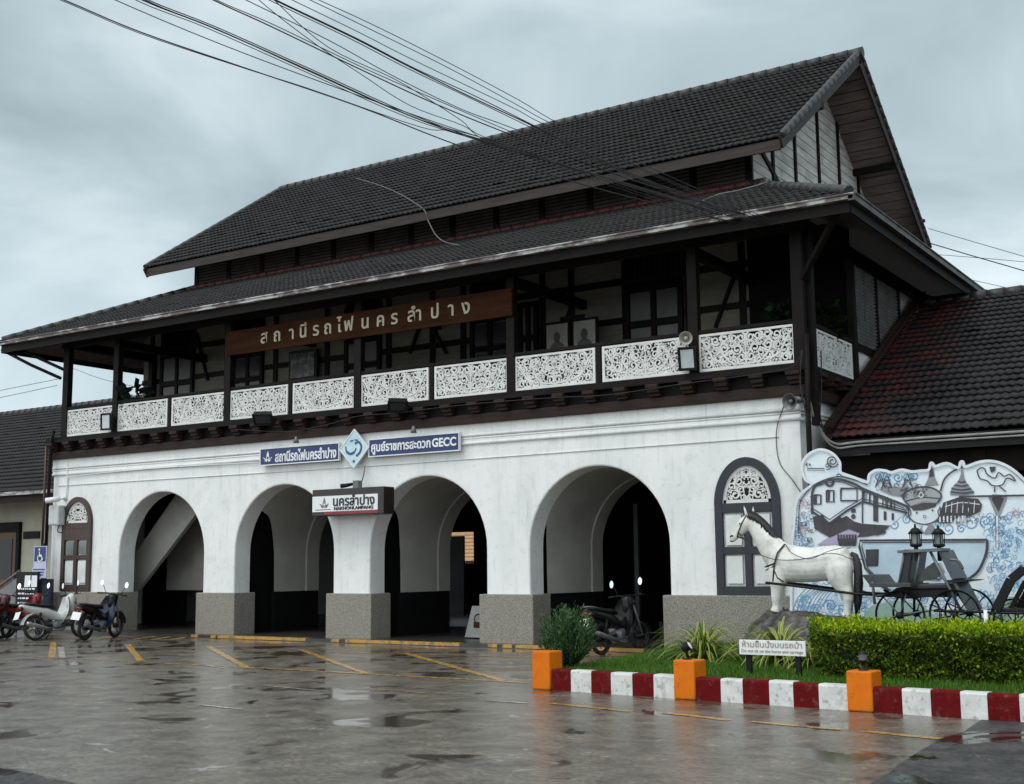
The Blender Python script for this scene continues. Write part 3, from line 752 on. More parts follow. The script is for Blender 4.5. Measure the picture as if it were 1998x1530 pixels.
def ridge_roll(mb, a, b, r=.11, seg=.33, mi=0):
    """half-round ridge tiles, each lapping over the next"""
    a, b = Vector(a), Vector(b); n = max(1, int((b-a).length/seg)); d = (b-a)/n
    for i in range(n):
        p = a+d*i; q = a+d*(i+1.12)
        mb.tube([p, q], [r, r*1.14], 10, mi)
ze, zt = 7.755, 9.44
XE0, XE1, YE0, YE1 = -4.02, 19.47, -.88, 15.4
XT0, XT1, YT0, YT1 = -.6, 16.17, 2.88, 11.62
mb = tile_plane((XE0, YE0, ze), (XE1, YE0, ze), (XT0, YT0, zt), (XT1, YT0, zt))
lr = obj('lower_roof', mb, tile, ST)
mb = tile_plane((XE1, YE0, ze), (XE1, YE1, ze), (XT1, YT0, zt), (XT1, YT1, zt)); obj('hip_slope', mb, tile, lr)
mb = tile_plane((XE0, YE1, ze), (XE0, YE0, ze), (XT0, YT1, zt), (XT0, YT0, zt)); obj('hip_slope', mb, tile, lr)
mb = tile_plane((XE1, YE1, ze), (XE0, YE1, ze), (XT1, YT1, zt), (XT0, YT1, zt), row=.6); obj('rear_slope', mb, tile, lr)
mb = MB()
ridge_roll(mb, (XE1, YE0, ze+.07), (XT1, YT0, zt+.07), .09); obj('hip_ridge', mb, ridge_dk, lr); mb = MB(); ridge_roll(mb, (XE0, YE0, ze+.07), (XT0, YT0, zt+.07), .09)
obj('hip_ridge', mb, ridge_dk, lr)
mb = MB(); ridge_roll(mb, (XT0-.1, YT0-.12, zt+.04), (XT1+.35, YT0-.12, zt+.04), .065)
mb.box(XT0, XT1+.2, YT0-.1, YT0+.02, zt-.1, zt+.12)
obj('apron_tiles', mb, ridge_red, lr)
# soffit
mb = MB()
def q4(a, b, c, d): mb.add([a, b, c, d], [(0, 1, 2, 3)])
zz = -.16
q4((XE0+.05, YE0+.05, ze+zz), (XE1-.05, YE0+.05, ze+zz), (XT1, YT0, zt+zz), (XT0, YT0, zt+zz))
q4((XE1-.05, YE0+.05, ze+zz), (XE1-.05, YE1, ze+zz), (XT1, YT1, zt+zz), (XT1, YT0, zt+zz))
q4((XE0+.05, YE1, ze+zz), (XE0+.05, YE0+.05, ze+zz), (XT0, YT0, zt+zz), (XT0, YT1, zt+zz))
obj('eave_soffit', mb, soffit_m, lr)
mb = MB(); mb.box(XE0, XE1, YE0-.02, YE0+.02, ze-.30, ze-.02)
mb.box(XE1-.02, XE1+.02, YE0+.02, YE1, ze-.30, ze-.02); mb.box(XE0-.02, XE0+.02, YE0+.02, YE1, ze-.30, ze-.02)
obj('eave_fascia', mb, wood, lr)
def gutter(p, q, out):
    p, q, out = Vector(p), Vector(q), Vector(out); mb = MB(); n = 7; d = (q-p)
    for th in (.085, .075):
        vs = []
        for e_ in (p, q):
            for k in range(n+1):
                t = math.pi*k/n; vs.append(e_+out*(.085+th*-math.cos(t)*-1*-1)+Vector((0, 0, -math.sin(t)*th)))
        mb.add(vs, [(k, k+1, n+2+k, n+1+k) for k in range(n)], 0, True)
    # rolled front lip
    mb.tube([p+out*.17, q+out*.17], .014, 6)
    return mb
segs = 14
mb = MB(); mb.box(XE0, XE1+.1, YE0-.13, YE0-.02, ze-.10, ze-.02); mb.tube([(XE0, YE0-.13, ze-.02), (XE1+.12, YE0-.13, ze-.02)], .022, 6)
obj('front_gutter', mb, gutter_m, lr)
mb = MB(); mb.box(XE1+.02, XE1+.13, YE0-.13, YE1, ze-.13, ze-.01); mb.tube([(XE1+.13, YE0-.13, ze-.01), (XE1+.13, YE1, ze-.01)], .025, 6)
obj('side_gutter', mb, mat('dark_gutter', (.10, .095, .09), (.03, .028, .026), .5, 3, .2), lr)
clouv = mat('weathered_louver', (.075, .062, .055), (.035, .029, .026), .6, 4, .1)
# --- clerestory band with louvres
ZC = 10.75
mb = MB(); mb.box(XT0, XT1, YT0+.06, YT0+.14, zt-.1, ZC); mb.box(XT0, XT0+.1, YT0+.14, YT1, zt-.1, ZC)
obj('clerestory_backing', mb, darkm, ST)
mb = MB(); nb = 13
for k in range(nb+1):
    x = XT0+(XT1-XT0)*k/nb; mb.box(x-.07, x+.07, YT0-.02, YT0+.06, zt-.05, ZC)
mb.box(XT0, XT1, YT0-.01, YT0+.06, zt-.05, zt+.16); mb.box(XT0, XT1, YT0-.01, YT0+.06, zt+.92, zt+1.1)
obj('clerestory_frame', mb, wood, ST)
for k in range(nb):
    x0, x1 = XT0+(XT1-XT0)*k/nb+.09, XT0+(XT1-XT0)*(k+1)/nb-.09; mb = MB()
    for j in range(9): z = zt+.20+j*.085; mb.bar((x0, YT0+.0, z), (x1, YT0+.0, z), .016, .06, (0, -.55, .8))
    obj('clerestory_louver', mb, clouv, ST)
# --- gable wall
def gz(y): return 10.03+(y-1.91)*.6802 if y < 7.25 else 10.03+(12.6-y)*.6802
mb = MB(); ys = [YT0, 7.25, YT1]
mb.add([(XT1, YT0, zt-.6), (XT1, YT1, zt-.6), (XT1, YT1, gz(YT1)), (XT1, 7.25, gz(7.25)), (XT1, YT0, gz(YT0))], [(0, 1, 2, 3, 4)])
obj('gable_wall', mb, gablew, ST); mb = MB()
mb.add([(XT0, YT0, zt-.6), (XT0, YT1, zt-.6), (XT0, YT1, gz(YT1)), (XT0, 7.25, gz(7.25)), (XT0, YT0, gz(YT0))], [(4, 3, 2, 1, 0)])
obj('gable_wall', mb, gablew, ST)
mb = MB()
for y in (YT0+.06, 4.2, 5.6, 7.2, 8.7, 10.2): mb.box(XT1, XT1+.05, y-.05, y+.05, zt-.3, gz(y)-.05)
mb.bar((XT1+.02, YT0, 10.75), (XT1+.02, 5.4, 9.5), .12, .05, (1, 0, 0))
z = 9.2
obj('gable_battens', mb, wood, ST)
mb = MB(); z = 9.0
while z < 13.3:
    ya = max(YT0, 1.91+(z-10.03)/.6802); yb = 14.5-ya
    if yb > ya: mb.box(XT1+.001, XT1+.008, ya, yb, z, z+.012)
    z += .22
obj('board_joints', mb, mat('joint_dark', (.2, .2, .19), (.12, .12, .11), .8, 3), ST)
# --- upper gabled roof
XG0, XG1 = -1.6, 17.31
mb = tile_plane((XG0, 1.91, 10.03), (XG1, 1.91, 10.03), (XG0, 7.25, 13.663), (XG1, 7.25, 13.663))
ur = obj('upper_roof', mb, tile, ST)
mb = tile_plane((XG1, 12.6, 10.03), (XG0, 12.6, 10.03), (XG1, 7.25, 13.663), (XG0, 7.25, 13.663), row=.33); obj('rear_slope', mb, tile, ur)
mb = MB(); ridge_roll(mb, (XG0-.03, 7.25, 13.69), (XG1+.03, 7.25, 13.69), .11, .34); obj('ridge_tiles', mb, ridge_dk, ur)
mb = MB()
for a, b in (((XG1-.02, 1.85, 10.05), (XG1-.02, 7.25, 13.72)), ((XG1-.02, 12.66, 10.05), (XG1-.02, 7.25, 13.72)), ((XG0+.02, 1.85, 10.05), (XG0+.02, 7.25, 13.72))):
    mb = MB(); ridge_roll(mb, a, b, .07, .33); obj('verge_tiles', mb, ridge_dk, ur)
mb = MB()
mb.bar((XG1-.03, 1.86, 9.9), (XG1-.03, 7.27, 13.55), .05, .23, (0, -.56, .83)); obj('bargeboard', mb, fascia_m, ur); mb = MB(); mb.bar((XG1-.03, 12.64, 9.87), (XG1-.03, 7.23, 13.52), .05, .26, (0, .56, .83)); obj('bargeboard', mb, fascia_m, ur); mb = MB()
mb.bar((XG0+.03, 1.86, 9.87), (XG0+.03, 7.27, 13.52), .05, .26, (0, -.56, .83))
obj('bargeboard', mb, fascia_m, ur)
mb = MB(); mb.box(XG0+.05, XG1-.06, 1.88, 1.93, 9.78, 10.0); obj('eave_fascia', mb, fascia_m, ur)
mb = MB(); zz = -.09
mb.add([(XG0+.05, 1.93, 10.03+zz), (XG1-.05, 1.93, 10.03+zz), (XG1-.05, 7.25, 13.663+zz), (XG0+.05, 7.25, 13.663+zz)], [(0, 1, 2, 3)])
mb.add([(XG0+.05, 12.57, 10.03+zz), (XG1-.05, 12.57, 10.03+zz), (XG1-.05, 7.25, 13.663+zz), (XG0+.05, 7.25, 13.663+zz)], [(3, 2, 1, 0)])
obj('roof_soffit', mb, mat('gable_soffit', (.26, .20, .18), (.15, .115, .105), .7, 2.5, .1, 10, (.6, 3, 3)), ur)
mb = MB()
for k in range(1, 22):
    y = 7.25+k*.25; z = gz(y)-.105
    if y < 12.5: mb.bar((XG1-.08, y, z), (XT1, y, z), .012, .012, (0, .56, .83))
obj('soffit_battens', mb, wood, ur)
for y in (4.4, 9.9): mb = MB(); mb.bar((XG1+.0, y, gz(y)-.25), (XT1, y, gz(y)-.25), .12, .16); obj('purlin', mb, wood, ur)
mb = MB(); mb.tube([(17.4, 11.9, 10.6), (17.1, 11.9, 10.62), (16.2, 11.9, 10.6)], .05, 6); obj('purlin_end', mb, wood, ur)
# --- downpipes and wall cables
mb = MB()
mb.tube([at(4, 683, 1, -.5), at(60, 712, 1, -.4), at(118, 738, 1, -.25)], .045, 8)
mb.tube([(-2.5, -.24, 5.3), (-2.58, -.24, 5.0), (-2.66, -.2, 4.3), (-2.7, -.2, .05)], .045, 8)
obj('downpipe', mb, wood, ST)
mb = MB(); mb.tube([(-2.98, -.1, 5.0), (-2.98, -.1, 2.2)], .035, 8); obj('downpipe', mb, redbrown, ST)
mb = MB(); mb.tube([(18.36, -.18, 5.6), (18.33, -.17, 4.2), (18.3, -.13, .3)], .05, 8); obj('downpipe', mb, wood, ST)
mb = MB(); mb.tube(smooth_pts([(18.30, -.26, 5.3), (18.24, -.24, 4.7), (18.33, -.2, 3.9), (18.3, -.2, 2.6)]), .014, 6)
mb.tube(smooth_pts([(18.45, .3, 5.35), (18.42, .3, 4.6), (18.38, .3, 4.2), (18.42, .35, 3.9)]), .012, 6)
mb.tube(smooth_pts([at(1530, 790, 1, -.05), at(1515, 840, 1, -.03), at(1520, 900, 1, -.03), at(1545, 935, 1, -.03), at(1562, 960, 1, -.03)]), .008, 5)
obj('wall_cable', mb, cablem, ST)
mb = MB(); pts = [at(u, v, 1, -.36) for u, v in ((460, 838), (560, 842), (640, 828), (700, 812), (776, 806), (860, 795), (960, 785), (1080, 776), (1190, 770), (1340, 748), (1440, 735), (1540, 718), (1565, 690))]
mb.tube(smooth_pts(pts), .008, 6); obj('sill_cable', mb, cablem, ST)
mb = MB(); mb.tube(smooth_pts([at(132, 900, 1, -.04), at(131, 945, 1, -.04), at(128, 975, 1, -.04)]), .018, 6)
mb.tube(smooth_pts([at(131, 940, 1, -.04), at(140, 930, 1, -.04), at(300, 914, 1, -.04), at(505, 902, 1, -.04)]), .012, 6)
obj('white_conduit', mb, plaster, ST)
mb = MB(); pts = [(695, 362, 6.2), (760, 383, 4.2), (822, 402, 1.95)]
q = [Vector((at(u, v, 1, y).x, y, gz(y)+.09)) for u, v, y in pts]
q += [at(835, 430, 1, 1.75), at(850, 458, 1, 1.6), at(868, 472, 1, 1.35), at(897, 479, 1, 1.1)]
mb.tube(smooth_pts(q), .013, 6); mb.tube(smooth_pts([at(u, v, 1, 1.0) for u, v in ((1502, 348), (1490, 358), (1440, 372), (1395, 382), (1340, 408))]), .016, 6)
obj('roof_cable', mb, cableg, ST)

# ================================================================== WINGS
def wing(name, label, x0, x1, tm, wallm):
    w = thing(name, label, 'building wing', ((x0+x1)/2, 6, 0))
    rf = obj('roof', tile_plane((x0, .55, 3.80), (x1, .55, 3.80), (x0, 7.25, 7.40), (x1, 7.25, 7.40), .15 if tm is tile_w else .16, .30), tm, w)
    mb = tile_plane((x1, 13.9, 3.80), (x0, 13.9, 3.80), (x1, 7.25, 7.40), (x0, 7.25, 7.40), .3, .6); obj('rear_slope', mb, tm, rf)
    mb = MB(); ridge_roll(mb, (x0, 7.25, 7.42), (x1, 7.25, 7.42), .12, .36); obj('ridge_tiles', mb, ridge_dk, rf)
    mb = MB(); mb.box(x0, x1, .58, .63, 3.50, 3.76); obj('eave_fascia', mb, woodb if tm is tile_l else black, rf)
    mb = MB(); mb.add([(x0, .63, 3.68), (x1, .63, 3.68), (x1, 7.25, 7.28), (x0, 7.25, 7.28)], [(0, 1, 2, 3)]); obj('soffit', mb, wood, rf)
    return w, rf
rw, rrf = wing('wing_building', 'low dark-tiled wing with a red tile patch, joined to the right end of the station', 18.36, 34, tile_w, darkm)
mb = MB(); mb.box(18.4, 34, 3.0, 3.1, 0, 4.9); mb.box(18.4, 34, 1.0, 1.15, 3.1, 3.5)
for x in (20.9, 23.6, 26.3): mb.box(x-.1, x+.1, .95, 1.15, 0, 3.5)
obj('wall', mb, mat('wing_dark_wall', (.018, .014, .012), (.010, .008, .007), .7, 2, spec=.1), rw)
mb = MB()
for z, r in ((3.70, .024), (3.635, .018)):
    mb.tube(smooth_pts([(18.34, -.1, 4.4), (18.36, .15, 4.05), (18.55, .45, z), (19.2, .52, z), (22, .52, z+.0), (30, .52, z)]), r, 8)
obj('eave_pipe', mb, mat('dull_pipe', (.30, .30, .29), (.18, .18, .17), .6, 5), rw)
mb = MB(); mb.bar((18.40, .5, 3.93), (18.40, 7.3, 7.62), .05, .2, (0, -.5, .86)); mb.bar((18.44, .5, 3.99), (18.44, 7.3, 7.68), .16, .03, (0, -.5, .86))
obj('flashing_board', mb, woodb, rw)
mb = MB(); mb.bar((21.1, 1.0, 3.0), (21.1, 1.7, 3.6), .1, .1); mb.bar((23.6, 1.0, 3.0), (23.6, 1.7, 3.6), .1, .1); obj('bracket', mb, black, rw)
lw, lrf = wing('wing_building', 'low dark-tiled wing with cream wall, joined to the left end of the station', -34, -2.75, tile_l, cream2)
mb = MB(); mb.box(-34, -2.8, 2.2, 2.35, 0, 4.6); obj('wall', mb, cream2, lw)
mb = MB(); mb.box(-34, -2.9, .42, .55, 3.70, 3.80); obj('gutter', mb, gutter_m, lrf)
# brown panelled door
d0 = at(-10, 1020, 1, 2.2).x; d1 = at(44, 1020, 1, 2.2).x
mb = MB(); mb.box(d0-.2, d1, 2.08, 2.2, 2.75, 3.05); mb.box(d1-.15, d1, 2.1, 2.2, .1, 2.75); mb.box(d0-.2, d0-.05, 2.1, 2.2, .1, 2.75)
dr = obj('door_frame', mb, wood, lw)
mb = MB(); mb.box(d0-.05, d1-.15, 2.14, 2.2, .1, 2.75); leaf_ = obj('door', mb, doorw, lw)
mb = MB(); mb.box(d0+.25, d1-.35, 2.12, 2.14, 1.35, 2.55); obj('door_glass', mb, dado, leaf_)
mb = MB(); a = at(48, 1044, 1, 2.2); mb.box(a.x, a.x+.75, 2.15, 2.2, a.z-.12, a.z+.1); obj('vent_grille', mb, louver_m, lw)
# access ramp wall with handrail
mb = MB(); a, b = at(-20, 1160, 1, .9), at(40, 1122, 1, .9)
mb.poly([(a.x, 0), (b.x+.3, 0), (b.x+.3, b.z), (b.x, b.z), (a.x, a.z-.1)], .9, .15); rp_ = obj('access_ramp', mb, paneG, lw)
mb = MB(); mb.tube([Vector((a.x, .88, a.z+.02)), Vector((b.x, .88, b.z+.12))], .04, 8); obj('handrail', mb, cableg, rp_)

# ================================================================== SIGNS ON THE FACADE
def emblem(mb, cx, cz, s, y, mi):
    """winged-wheel style railway emblem: pointed crown over a wheel with two wings"""
    mb.poly([(cx-.22*s, cz+.05*s), (cx-.26*s, cz+.35*s), (cx, cz+1.0*s), (cx+.26*s, cz+.35*s), (cx+.22*s, cz+.05*s)], y, .006, mi)
    mb.ribbon([(cx+.3*s*math.cos(t*.5236), cz-.1*s+.3*s*math.sin(t*.5236)) for t in range(12)], .12*s, y-.002, .006, mi, True)
    for g in (-1, 1):
        for q in range(3):
            mb.ribbon(sm2([(cx+g*.1*s, cz-(.34+.14*q)*s), (cx+g*.5*s, cz-(.30+.14*q)*s), (cx+g*(.95-.2*q)*s, cz-(.02+.16*q)*s)], 4), [.12*s]*8+[.03*s], y-.003, .006, mi)
def flat_sign(name, label, x0, x1, z0, z1, y, m, rim, group=None):
    t = thing(name, label, 'sign', ((x0+x1)/2, y, z0), group)
    mb = MB(); mb.box(x0, x1, y, y+.05, z0, z1); obj('sign_board', mb, m, t, .006)
    mb = MB(); r = .022
    mb.box(x0-r, x1+r, y-.012, y+.055, z0-r, z0); mb.box(x0-r, x1+r, y-.012, y+.055, z1, z1+r); mb.box(x0-r, x0, y-.012, y+.055, z0, z1); mb.box(x1, x1+r, y-.012, y+.055, z0, z1)
    obj('sign_rim', mb, rim, t)
    return t
t = flat_sign('name_sign', 'long blue sign with railway emblem and white Thai station name, left of the diamond', 5.07, 7.47, 3.98, 4.34, -.14, sign_blue, signw)
mb = MB(); emblem(mb, 5.30, 4.15, .15, -.146, 0); obj('emblem', mb, letterw, t)
obj('lettering', text_mb('สถานีรถไฟนครลำปาง', 5.54, 4.02, 1.87, .27, -.142, bold=.028), letterw, t)
t = flat_sign('service_sign', 'long blue sign with white Thai words and GECC, right of the diamond', 8.36, 10.77, 4.0, 4.35, -.14, sign_blue, signw)
mb = text_mb('ศูนย์ราชการสะดวก', 8.42, 4.02, 1.62, .28, -.142, bold=.028); text_mb('GECC', 10.08, 4.09, .63, .19, -.142, bold=.03, mb=mb)
obj('lettering', mb, letterw, t)
# diamond emblem
t = thing('diamond_sign', 'pale blue diamond emblem sign between the two blue signs', 'sign', (7.95, -.2, 3.78))
dm = [(7.95, 3.77), (8.36, 4.19), (7.95, 4.61), (7.54, 4.19)]
mb = MB(); mb.poly(dm, -.18, .05); obj('sign_board', mb, dia1, t, .01)
mb = MB(); mb.ribbon([(a, b) for a, b in dm], .035, -.19, .05, 0, True); obj('sign_rim', mb, signw, t)
mb = MB()
mb.ribbon(sm2([(7.71, 4.25), (7.74, 4.14), (7.85, 4.08), (7.97, 4.12), (8.01, 4.20)]), [.03]*6+[.055]*12+[.03]*7, -.188, .006)
mb.ribbon(sm2([(7.98, 4.30), (8.08, 4.33), (8.16, 4.24), (8.13, 4.11), (8.02, 4.02)]), .05, -.1884, .006)
mb.ribbon([(7.84, 4.36), (7.93, 4.37)], .03, -.188, .006); mb.ribbon([(7.97, 4.38), (8.06, 4.37)], .03, -.188, .006)
mb.ribbon([(7.92, 3.91), (7.98, 3.91)], .05, -.188, .006)
obj('emblem', mb, dia2, t)
# light box with the station name
t = thing('lightbox_sign', 'white lightbox station sign in a dark box on the middle pier reading NAKHONLAMPANG', 'sign', (8.1, -.3, 2.7))
x0, x1, z0, z1 = 7.03, 9.06, 2.72, 3.30
mb = MB(); mb.box(x0, x1, -.5, -.14, z0, z1); obj('sign_box', mb, signbrown, t, .012)
mb = MB(); mb.box(x0+.01, x1-.16, -.506, -.499, z0+.09, z1-.15); obj('sign_face', mb, signw, t)
mb = MB(); mb.box(x0+.36, x1-.16, -.508, -.499, z0+.025, z0+.088); obj('red_stripe', mb, sign_red, t)
mb = MB(); emblem(mb, x0+.36, z0+.27, .14, -.512, 0)
obj('emblem', mb, mat('emblem_mauve', (.28, .20, .24), (.2, .15, .18), .5, 4), t)
mb = MB()
text_mb('นครลำปาง', x0+.62, z0+.2, 1.17, .24, -.506, bold=.02, mb=mb); text_mb('NAKHONLAMPANG', x0+.65, z0+.115, 1.10, .07, -.506, bold=.03, mb=mb)
mb.box(x0+.1, x0+.55, -.508, -.506, z0+.125, z0+.14)
obj('lettering', mb, letterk, t)
# long brown name board under the eave
t = thing('name_board', 'long reddish-brown wooden board with cream Thai letters hung across the veranda', 'sign', (8.1, -.2, 6.6))
x0, x1, z0, z1 = 3.95, 12.19, 6.66, 7.24
for a, b in ((x0, 6.7), (6.706, 9.45), (9.456, x1)):
    mb = MB(); mb.box(a, b, -.24, -.19, z0, z1); obj('board', mb, bannerm, t, .004)
mb = MB(); word = ['ส', 'ถ', 'า', 'นี', 'ร', 'ถ', 'ไ', 'ฟ', 'น', 'ค', 'ร', 'ลำ', 'ป', 'า', 'ง']
uu = [516, 541, 569, 592, 617, 640, 662, 681, 713, 743, 770, 809, 849, 880, 909]
def glyph(ch, xc, zb, unit):
    cu = bpy.data.curves.new('lettering', 'FONT'); cu.body = ch; cu.size = 1; cu.extrude = .01; cu.offset = .016; cu.resolution_u = 3
    o = bpy.data.objects.new('lettering_tmp', cu); COL.objects.link(o)
    me = bpy.data.meshes.new_from_object(o.evaluated_get(bpy.context.evaluated_depsgraph_get()))
    vs = np.array([v.co for v in me.vertices]); fs = [tuple(p.vertices) for p in me.polygons]
    bpy.data.objects.remove(o); bpy.data.curves.remove(cu); bpy.data.meshes.remove(me)
    c = (vs[:, 0].min()+vs[:, 0].max())/2
    mb.add([(xc+(a-c)*unit, -.242-max(0, d)*1.2, zb+b*unit) for a, b, d in vs], fs)
for ch, u in zip(word, uu):
    p = at(u, 655-(u-516)*.128, 1, -.24); glyph(ch, p.x, 6.84, .42)
obj('lettering', mb, creaml, t)

# ================================================================== LAMPS, SPEAKERS, CAMERAS ON THE FACADE
def floodlight(label, pos, face, w=.34, h=.34, body=black, glass=glassl):
    t = thing('floodlight', label, 'floodlight', pos, None)
    d = Vector(face).normalized(); up = Vector((0, 0, 1)); sx = d.cross(up).normalized(); u = sx.cross(d)
    Mx = Matrix((sx, d, u)).transposed().to_4x4(); Mx.translation = Vector(pos)
    mb = MB(); mb.box(-w/2, w/2, -.11, 0, -h/2, h/2); mb.box(-w/2-.02, w/2+.02, 0, .03, -h/2-.02, -h/2+.02); mb.box(-w/2-.02, w/2+.02, 0, .03, h/2-.02, h/2+.02)
    mb.box(-w/2-.02, -w/2+.02, 0, .03, -h/2+.02, h/2-.02); mb.box(w/2-.02, w/2+.02, 0, .03, -h/2+.02, h/2-.02)
    for k in range(5): mb.box(-w/2+.03+k*w*.2, -w/2+.045+k*w*.2, -.15, -.11, -h/2+.04, h/2-.04)
    obj('housing', mb.xf(Mx), body, t, .006)
    mb = MB(); mb.box(-w/2+.03, w/2-.03, .004, .012, -h/2+.03, h/2-.03); obj('lens', mb.xf(Mx), glass, t)
    mb = MB(); mb.tube([Mx @ Vector((-w/2-.03, -.05, 0)), Mx @ Vector((-w/2-.03, -.16, -.12)), Mx @ Vector((0, -.24, -.16)), Mx @ Vector((w/2+.03, -.16, -.12)), Mx @ Vector((w/2+.03, -.05, 0))], .014, 6)
    obj('bracket', mb, body, t)
    return t
p = at(1341, 700, 1, -.35); floodlight('black floodlight with a pale lens tilted on the veranda post below the beige horn', p, (.25, -1, -.25), .30, .40)
p = at(207, 823, 1, -.35); floodlight('black floodlight with a pale lens on the railing at the left end', p, (.15, -1, -.05), .30, .40)
p = at(513, 818, 1, -.5); floodlight('black floodlight seen from behind above the left blue sign', p, (.35, -.6, -.75), .42, .3, black, wd)
p = at(776, 793, 1, -.5); floodlight('black floodlight on the sill above the right blue sign', p, (.45, -.5, -.75), .40, .28, black, wd)
def horn(label, pos, d, m, r=.16, ln=.3):
    t = thing('horn_speaker', label, 'loudspeaker', pos); d = Vector(d).normalized(); q = d.to_track_quat('Z', 'Y').to_matrix().to_4x4(); q.translation = Vector(pos)
    mb = MB(); mb.lathe([(.035, -ln), (.045, -ln*.6), (.08, -ln*.25), (r*.93, 0), (r, .01), (r*.96, .012), (r*.86, -.01), (.07, -ln*.25), (.03, -ln*.5)], (0, 0, 0), 'z', 24); obj('horn', mb.xf(q), m, t)
    mb = MB(); mb.lathe([(.0, -ln*.02), (.035, -ln*.05), (.045, -ln*.2), (.02, -ln*.5)], (0, 0, 0), 'z', 14); obj('reflex_cone', mb.xf(q), m, t)
    mb = MB(); mb.lathe([(0, -ln-.1), (.06, -ln-.1), (.065, -ln-.01), (.035, -ln)], (0, 0, 0), 'z', 16); obj('driver', mb.xf(q), m, t)
horn('beige horn loudspeaker on the veranda railing near the right end', at(1338, 660, 1, -.42), (.42, -1, -.15), beigem, .125, .24)
horn('grey horn loudspeaker under the sill at the right corner', at(1541, 784, 1, -.38), (-.25, -1, -.2), greym, .15, .24)
def gooseneck(label, u, v):
    p = at(u, v, 1, -.45); t = thing('sign_spotlight', label, 'spotlight', p)
    mb = MB(); mb.tube(smooth_pts([(p.x, -.02, p.z+.22), (p.x, -.3, p.z+.28), (p.x, -.42, p.z+.18), (p.x, -.43, p.z+.06)]), .012, 6); obj('arm', mb, black, t)
    mb = MB(); mb.lathe([(.0, .1), (.035, .09), (.045, .03), (.07, -.05), (.06, -.05), (.0, -.03)], (p.x, -.45, p.z), 'z', 14); obj('lamp_head', mb, greym, t)
gooseneck('small spotlight on an arm above the left blue sign', 578, 860); gooseneck('small spotlight on an arm above the right blue sign', 807, 840)
# camera and box over the lightbox
p = at(690, 946, 1, -.3); t = thing('security_camera', 'small grey security camera and junction box on top of the lightbox sign', 'camera', (p.x, -.3, 3.3))
mb = MB(); mb.box(p.x+.02, p.x+.18, -.36, -.22, 3.30, 3.47); obj('junction_box', mb, greym, t, .01)
mb = MB(); mb.tube([(p.x-.02, -.3, 3.40), (p.x-.16, -.38, 3.37), (p.x-.26, -.42, 3.36)], [.03, .045, .05], 10); obj('camera_body', mb, black, t)
mb = MB(); mb.tube([(p.x+.12, -.16, 3.47), (p.x+.13, -.12, 3.6), (p.x+.15, -.1, 3.8)], .012, 6); obj('cable', mb, cableg, t)
# meter box and camera at left corner
p = at(114, 1005, 1, -.15); t = thing('meter_box', 'pale grey electrical box on the left corner of the station wall', 'electrical box', (p.x, -.1, p.z-.25))
mb = MB(); mb.box(p.x-.26, p.x+.16, -.26, -.005, p.z-.27, p.z+.25); obj('box_body', mb, palegr, t, .015)
mb = MB(); mb.box(p.x-.24, p.x+.14, -.275, -.262, p.z-.24, p.z+.22); obj('box_door', mb, palegr, t, .008)
mb = MB(); mb.tube(smooth_pts([(p.x+.02, -.12, p.z-.27), (p.x-.02, -.14, p.z-.42), (p.x+.08, -.08, p.z-.46), (p.x+.2, -.03, p.z-.36)]), .014, 6); mb.tube(smooth_pts([(p.x+.16, -.1, p.z+.2), (p.x+.3, -.05, p.z), (p.x+.34, -.03, p.z-.1)]), .012, 6); obj('cable', mb, cablem, t)
p = at(118, 975, 1, -.15); t = thing('security_camera', 'white bullet security camera above the electrical box at the left corner', 'camera', (p.x, -.1, p.z))
mb = MB(); mb.tube([(p.x-.24, -.42, p.z-.03), (p.x+.06, -.22, p.z+.02)], [.075, .065], 12); obj('camera_body', mb, signw, t)
mb = MB(); mb.tube([(p.x-.0, -.25, p.z-.01), (p.x+.02, -.02, p.z+.05)], .03, 8); mb.lathe([(.0, -.02), (.09, -.02), (.09, .0)], (p.x+.02, -.0, p.z+.05), 'y', 14); obj('bracket', mb, signw, t)

# ================================================================== VERANDA CONTENTS
def leafy(name, label, pos, r, h, n, size, cols, cat='plant', spread=1., seed=1, pot=None, group=None, droop=.0):
    rnd = random.Random(seed); t = thing(name, label, cat, pos, group); mb = MB(); C = []
    P = Vector(pos)
    for _ in range(n):
        a = rnd.uniform(0, 6.283); rr = r*math.sqrt(rnd.random()); z = h*rnd.random(); f = 1-abs(z/h-.5)*.9
        c = P+Vector((rr*f*math.cos(a), rr*f*math.sin(a)*spread, z))
        d = Vector((math.cos(a)+rnd.uniform(-.6, .6), math.sin(a)+rnd.uniform(-.6, .6), rnd.uniform(-.5, .9)-droop)).normalized(); s = size*rnd.uniform(.6, 1.3)
        sx = d.cross(Vector((rnd.uniform(-1, 1), rnd.uniform(-1, 1), rnd.uniform(-1, 1)))).normalized()*s*.28
        mb.add([c, c+d*s*.5+sx, c+d*s, c+d*s*.5-sx], [(0, 1, 2, 3)])
        k = rnd.choice(cols); v = rnd.uniform(.7, 1.3); C += [(k[0]*v, k[1]*v, k[2]*v, 1)]*4
    mb.c = C; obj('foliage', mb, leafm, t)
    mb = MB()
    for k in range(5): mb.tube([P+Vector((rnd.uniform(-.05, .05), rnd.uniform(-.05, .05), -.05)), P+Vector((rnd.uniform(-r, r)*.5, rnd.uniform(-r, r)*.5, h*.8))], .01, 5)
    obj('stem', mb, wood, t)
    if pot:
        mb = MB(); mb.lathe([(0, -pot), (pot*.42, -pot), (pot*.6, 0), (pot*.5, 0), (0, -.04)], P, 'z', 16); obj('pot', mb, wood, t)
    return t
DKG = [(.008, .020, .008), (.012, .028, .009), (.006, .013, .006)]
leafy('potted_plant', 'dark leafy plant behind the last railing panel at the right corner', (17.6, .9, 5.7), .36, .75, 200, .22, DKG, seed=3, pot=.5)
